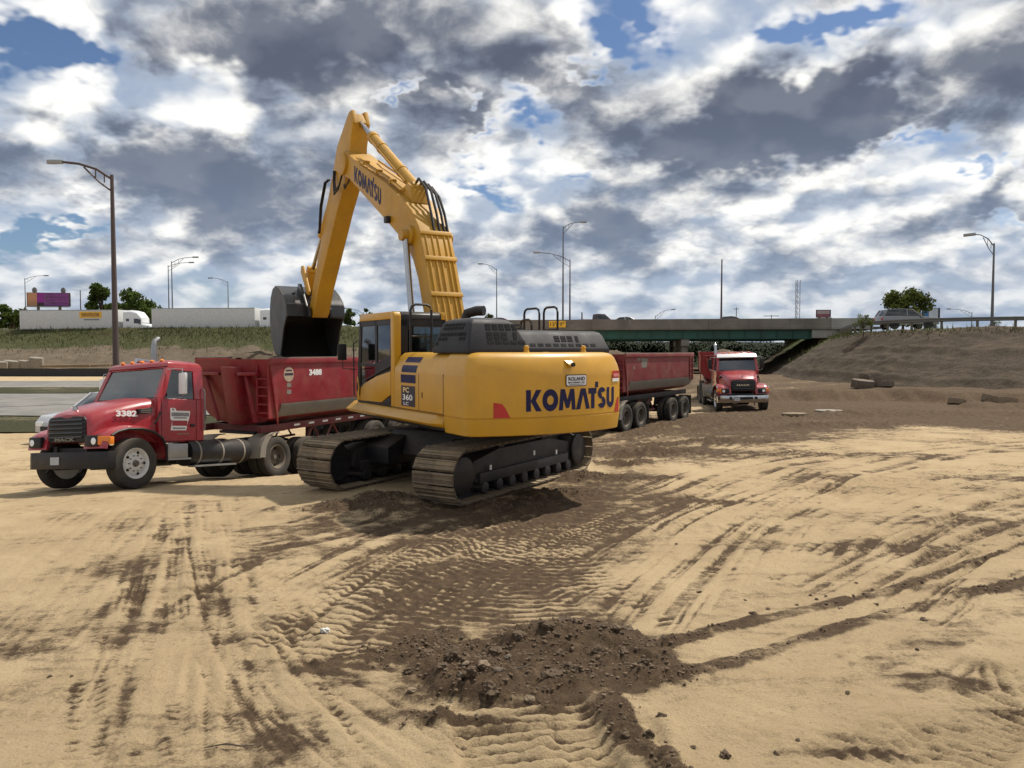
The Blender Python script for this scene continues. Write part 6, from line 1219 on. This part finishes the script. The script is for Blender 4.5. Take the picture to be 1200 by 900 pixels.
tree('small shrub tree at the end of the overpass parapet', 1012, 66, 4.0, 369, 20, LEAF2, 5, n=900); tree('small distant tree beyond the excavator arm', 410, 190, 3, 360, 14, LEAF, 6, n=800); tree('second small distant tree beyond the excavator arm', 430, 190, 3, 359, 15, LEAF, 7, n=800); tree('bush behind the street lamp near the brown car', 572, 160, 3, 367, 16, LEAF2, 8, n=700); tree('low shrub under the street lamp on the bank', 1166, 66, 4.0, 375, 12, LEAF2, 9, n=500)
def blades(name, pts, h, m, label, w=.05):
    rg = np.random.RandomState(len(pts)); pts = np.asarray(pts); n = len(pts); a = rg.rand(n)*2*PI; hh = h*(.3+.5*rg.rand(n)+1.2*rg.rand(n)**4); b = pts+np.stack([np.cos(a)*w, np.sin(a)*w, np.zeros(n)], 1); c = pts-np.stack([np.cos(a)*w, np.sin(a)*w, np.zeros(n)], 1); tip = pts+np.stack([rg.normal(size=n)*hh*.3, rg.normal(size=n)*hh*.3, hh], 1)
    V_ = np.stack([b, c, tip], 1).reshape(-1, 3); return tag(MB().add(V_, [(3*i, 3*i+1, 3*i+2) for i in range(n)]).build(name, m, smooth=0), label, 'grass', kind='stuff')
rg = np.random.RandomState(3); cl3, to3 = cat3(crL, 200), cat3(toL, 200); gpts = []
for k in range(26000):
    i = rg.randint(200); f = min(abs(rg.normal())*.24, .72); p = cl3[i]*(1-f)+to3[i]*f+np.array([rg.rand()-.5, rg.rand()-.5, -.1]); p[1] += 2*(rg.rand()-.5)*(f < .1); gpts.append(p)
blades('grass', gpts, .42, WEED, 'long rough grass on the highway embankment', .06)
cr3, tr3 = cat3(crR, 300), cat3(toR, 300); gpts = []
for k in range(5000):
    i = rg.randint(300); f = abs(rg.normal())*.035 if i > 60 else rg.rand()*.6; p = cr3[i]*(1-f)+tr3[i]*f; p[0] += rg.normal()*.3; p[1] += rg.normal()*.3; p[2] -= .1; gpts.append(p)
blades('grass', gpts, .34, WEED, 'weeds along the crest of the clay embankment', .04)

from mathutils import noise as mnoise

# ------------------------------------------------------------------ loose soil, clods and stones
def rock_mesh(name, seed, m, flat=.7, jag=.28, sub=2):
    rr = np.random.RandomState(seed); bm = bmesh.new(); bmesh.ops.create_icosphere(bm, subdivisions=sub+1, radius=1)
    ax = rr.normal(size=(7, 3)); ax /= np.linalg.norm(ax, axis=1)[:, None]; cut = .55+.4*rr.rand(7)
    for v in bm.verts:
        p = np.array(v.co)
        for a, c in zip(ax, cut):
            d = p @ a
            if d > c: p = p-a*(d-c)*.9
        q = Vector(p)*1.6+Vector((seed*3.1, 0, 0)); p *= 1+jag*(.9*mnoise.fractal(q, .6, 2.1, 5)+.5*mnoise.fractal(q*3.5, .6, 2.1, 3)); v.co = (p[0]*1.15, p[1], p[2]*flat)
    me = bpy.data.meshes.new(name); bm.to_mesh(me); bm.free(); me.materials.append(m); me.shade_smooth(); me.set_sharp_from_angle(angle=R(32)); return me
CLODM = mat('clod_soil', (.115, .078, .047), .95, var=.35, scale=9, bump=.6); STONEM = mat('stone', (.19, .14, .09), .9, var=.25, scale=8, bump=.4); STONEG = mat('grey_stone', (.12, .095, .07), .9, var=.25, scale=8, bump=.4); CONCB = mat('broken_concrete', (.22, .195, .16), .9, var=.15, scale=4, bump=.3)
clods = [rock_mesh('soil_clod', 10+k, CLODM, .75, .5) for k in range(5)]; stones = [rock_mesh('stone', 30+k, STONEM, .65, .25) for k in range(3)]+[rock_mesh('stone', 40+k, STONEG, .65, .25) for k in range(2)]
def put(me, name, u, v, s, label, cat_, group, sink=.55):
    x, y = gp(u, v); o = bpy.data.objects.new(name, me); COL.objects.link(o); o.location = (x, y, ground_z(x, y)+s*(.65-sink)); o.scale = (s, s*rnd.uniform(.75, 1.1), s*rnd.uniform(.8, 1.1)); o.rotation_euler = (rnd.uniform(-.3, .3), rnd.uniform(-.3, .3), rnd.uniform(0, 6.3)); return tag(o, label, cat_, group)
LC, GC = 'dark soil clod lying on the heap of turned topsoil', 'soil clods on the topsoil heap'
for (u, v, s) in ((662, 736, .085), (690, 745, .05), (706, 748, .06), (737, 743, .07), (720, 750, .05), (640, 752, .06), (610, 760, .05), (545, 778, .085), (532, 790, .06), (650, 800, .08), (520, 802, .05), (600, 790, .05), (670, 792, .05), (580, 770, .05), (560, 775, .06), (628, 745, .05), (675, 742, .06), (500, 775, .05), (480, 790, .045), (700, 770, .05), (730, 772, .04), (748, 790, .045), (575, 822, .07), (550, 815, .06)):
    put(rnd.choice(clods), 'soil_clod', u, v, s, LC, 'soil clod', GC)
LC2, GC2 = 'small dark clod scattered on the pale sand beside the soil windrows', 'clods scattered on the sand'
for (u, v, s) in ((883, 718, .035), (886, 720, .025), (950, 697, .02), (957, 703, .02), (968, 700, .018), (1003, 684, .02), (1013, 696, .022), (1082, 728, .028), (1075, 761, .02), (820, 692, .025), (850, 884, .04), (812, 876, .02), (910, 882, .02), (793, 640, .02), (1027, 709, .02), (900, 712, .02), (873, 703, .018), (934, 709, .018), (993, 811, .018), (935, 867, .016), (735, 868, .03), (760, 862, .035), (58, 794, .02), (84, 794, .02), (114, 780, .014), (775, 845, .03)):
    put(rnd.choice(clods), 'soil_clod', u, v, s, LC2, 'soil clod', GC2)
LS, GS = 'pale stone among the clods of the topsoil heap', 'stones in the topsoil heap'
for (u, v, s) in ((552, 803, .045), (567, 801, .06), (540, 812, .035), (482, 815, .04), (621, 822, .04), (584, 811, .035), (556, 792, .03), (545, 797, .03), (595, 775, .035)):
    put(rnd.choice(stones), 'stone', u, v, s, LS, 'stone', GS)
put(rock_mesh('stone', 55, mat('white_stone', (.5, .49, .46), .8), .6, .3), 'stone', 381, 742, .055, 'single white stone on the tracked sand left of the heap', 'stone', None)
put(rock_mesh('stone', 56, STONEM, .5, .2), 'stone', 985, 713, .03, 'small pale stone beside the upper soil windrow', 'stone', None)
# crumbs: too many to count, one mesh
rg = np.random.RandomState(8); IC = bmesh.new(); bmesh.ops.create_icosphere(IC, subdivisions=1, radius=1); icv = np.array([v.co[:] for v in IC.verts]); icf = np.array([[v.index for v in f.verts] for f in IC.faces]); IC.free()
ny, nx = LOOSE.shape; sel = np.argwhere((LOOSE > .4) & (YY < 15) & (YY > 4.2) & (np.abs(XX) < 9)); pw = LOOSE[sel[:, 0], sel[:, 1]]**1.3*np.gradient(GY)[sel[:, 0]]*np.gradient(GX)[sel[:, 1]]; pick = sel[rg.choice(len(sel), 6500, p=pw/pw.sum())]
V_, F_ = [], []
for i, (j, k) in enumerate(pick):
    s = .004+.017*rg.rand()**3.5; q = icv*(1+.5*(rg.rand(len(icv), 1)-.5))*s*np.array([1, 1, .75]); V_.append(q+np.array([GX[k]+rg.normal()*.03, GY[j]+rg.normal()*.03, HH[j, k]+s*.25])); F_.append(icf+len(icv)*i)
Vn, Fn = np.vstack(V_), np.vstack(F_); me = bpy.data.meshes.new('soil_crumbs'); me.from_pydata(Vn.tolist(), [], Fn.tolist()); me.materials.append(CLODM); o = bpy.data.objects.new('soil_crumbs', me); COL.objects.link(o); tag(o, 'fine crumbs of dark soil strewn over the heap and windrows', 'soil', kind='stuff')
# sticks on the sand
for u, v, L_, a in ((832, 670, .42, -.1), (760, 780, .25, .2), (610, 795, .3, .8), (270, 878, .34, .0)):
    x, y = gp(u, v); z = ground_z(x, y); o = MB().tube([(-L_/2, 0, .01), (-L_*.1, .02, .025), (L_*.2, .0, .02), (L_/2, .03, .012)], [.003, .006, .005, .002], 6).build('twig', BARK); o.location = (x, y, z+.005); o.rotation_euler = (0, 0, a); tag(o, 'thin dark twig lying on the sandy ground', 'twig', 'twigs on the ground')
# broken concrete near the cut and at the foot of the left bank
def slab(label, x, y, z, d, rz, grp=None, tilt=0.0, m=CONCB):
    b = MB(); hx, hy = d[0]/2, d[1]/2; n = 7; pl = [(hx*(1+.18*(rnd.random()-.5))*math.cos(2*PI*k/n+.4), hy*(1+.18*(rnd.random()-.5))*math.sin(2*PI*k/n+.4)) for k in range(n)]; b.prism(pl, 0, d[2], 'z'); o = b.build('concrete_slab', m, None, .02); o.location = (x, y, z); o.rotation_euler = (tilt, tilt*.6, rz); return tag(o, label, 'concrete', grp)
def slab_px(label, u, v, d, rz, grp=None, tilt=0.0, dz=0.0, m=CONCB): x, y = gp(u, v); return slab(label, x, y, ground_z(x, y)+dz, d, rz, grp, tilt, m)
slab_px('flat pale concrete slab lying in the brown mud before the cut bank', 972, 486, (1.5, .9, .12), .1, dz=-.03, tilt=.03); slab_px('dusty slab half buried near the facing truck', 930, 489, (1.2, .8, .10), .2, dz=-.05, m=STONEM)
for (u, v, d, dz) in ((1010, 468, (1.5, .9, .5), .0), (1012, 463, (1.2, .8, .3), .5), (1034, 468, (1.3, .9, .35), 0), (1028, 464, (.7, .5, .3), .3)): slab_px('broken block in the concrete pile before the cut bank', u, v, d, rnd.random()*3, 'broken blocks before the cut bank', .15, dz, STONEG)
for (u, v, d) in ((1085, 452, (1.2, .9, .9)), (1160, 474, (1.6, .9, .4)), (1180, 478, (1.4, .8, .4)), (1120, 476, (1.3, .8, .3))): slab_px('soil covered boulder at the foot of the clay embankment', u, v, d, rnd.random()*3, 'boulders at the foot of the bank', .2, 0, STONEM)
for (u, D_, d) in ((13, 96.5, (2.2, .9, .9)), (20, 96.8, (1.6, .9, .8)), (30, 97, (2.0, .9, .9)), (42, 97.2, (1.8, 1.0, 1.3)), (1, 95.5, (1.6, .8, .8))):
    x, y, _ = px_at(u, D_); slab('white broken concrete block at the foot of the left embankment', x, y, .35, d, rnd.random(), 'white blocks under the left bank', .15, CONCB)
for (u, D_, L_) in ((75, 97, 6), (95, 97.5, 7), (112, 98, 5)):
    x, y, _ = px_at(u, D_); o = MB().cyl((-L_/2, 0, .2), (L_/2, .3, .35), .16, n=12).build('pipe_length', STONEM); o.location = (x, y, .35); tag(o, 'length of grey pipe lying along the foot of the left embankment', 'pipe', 'pipes under the left bank')
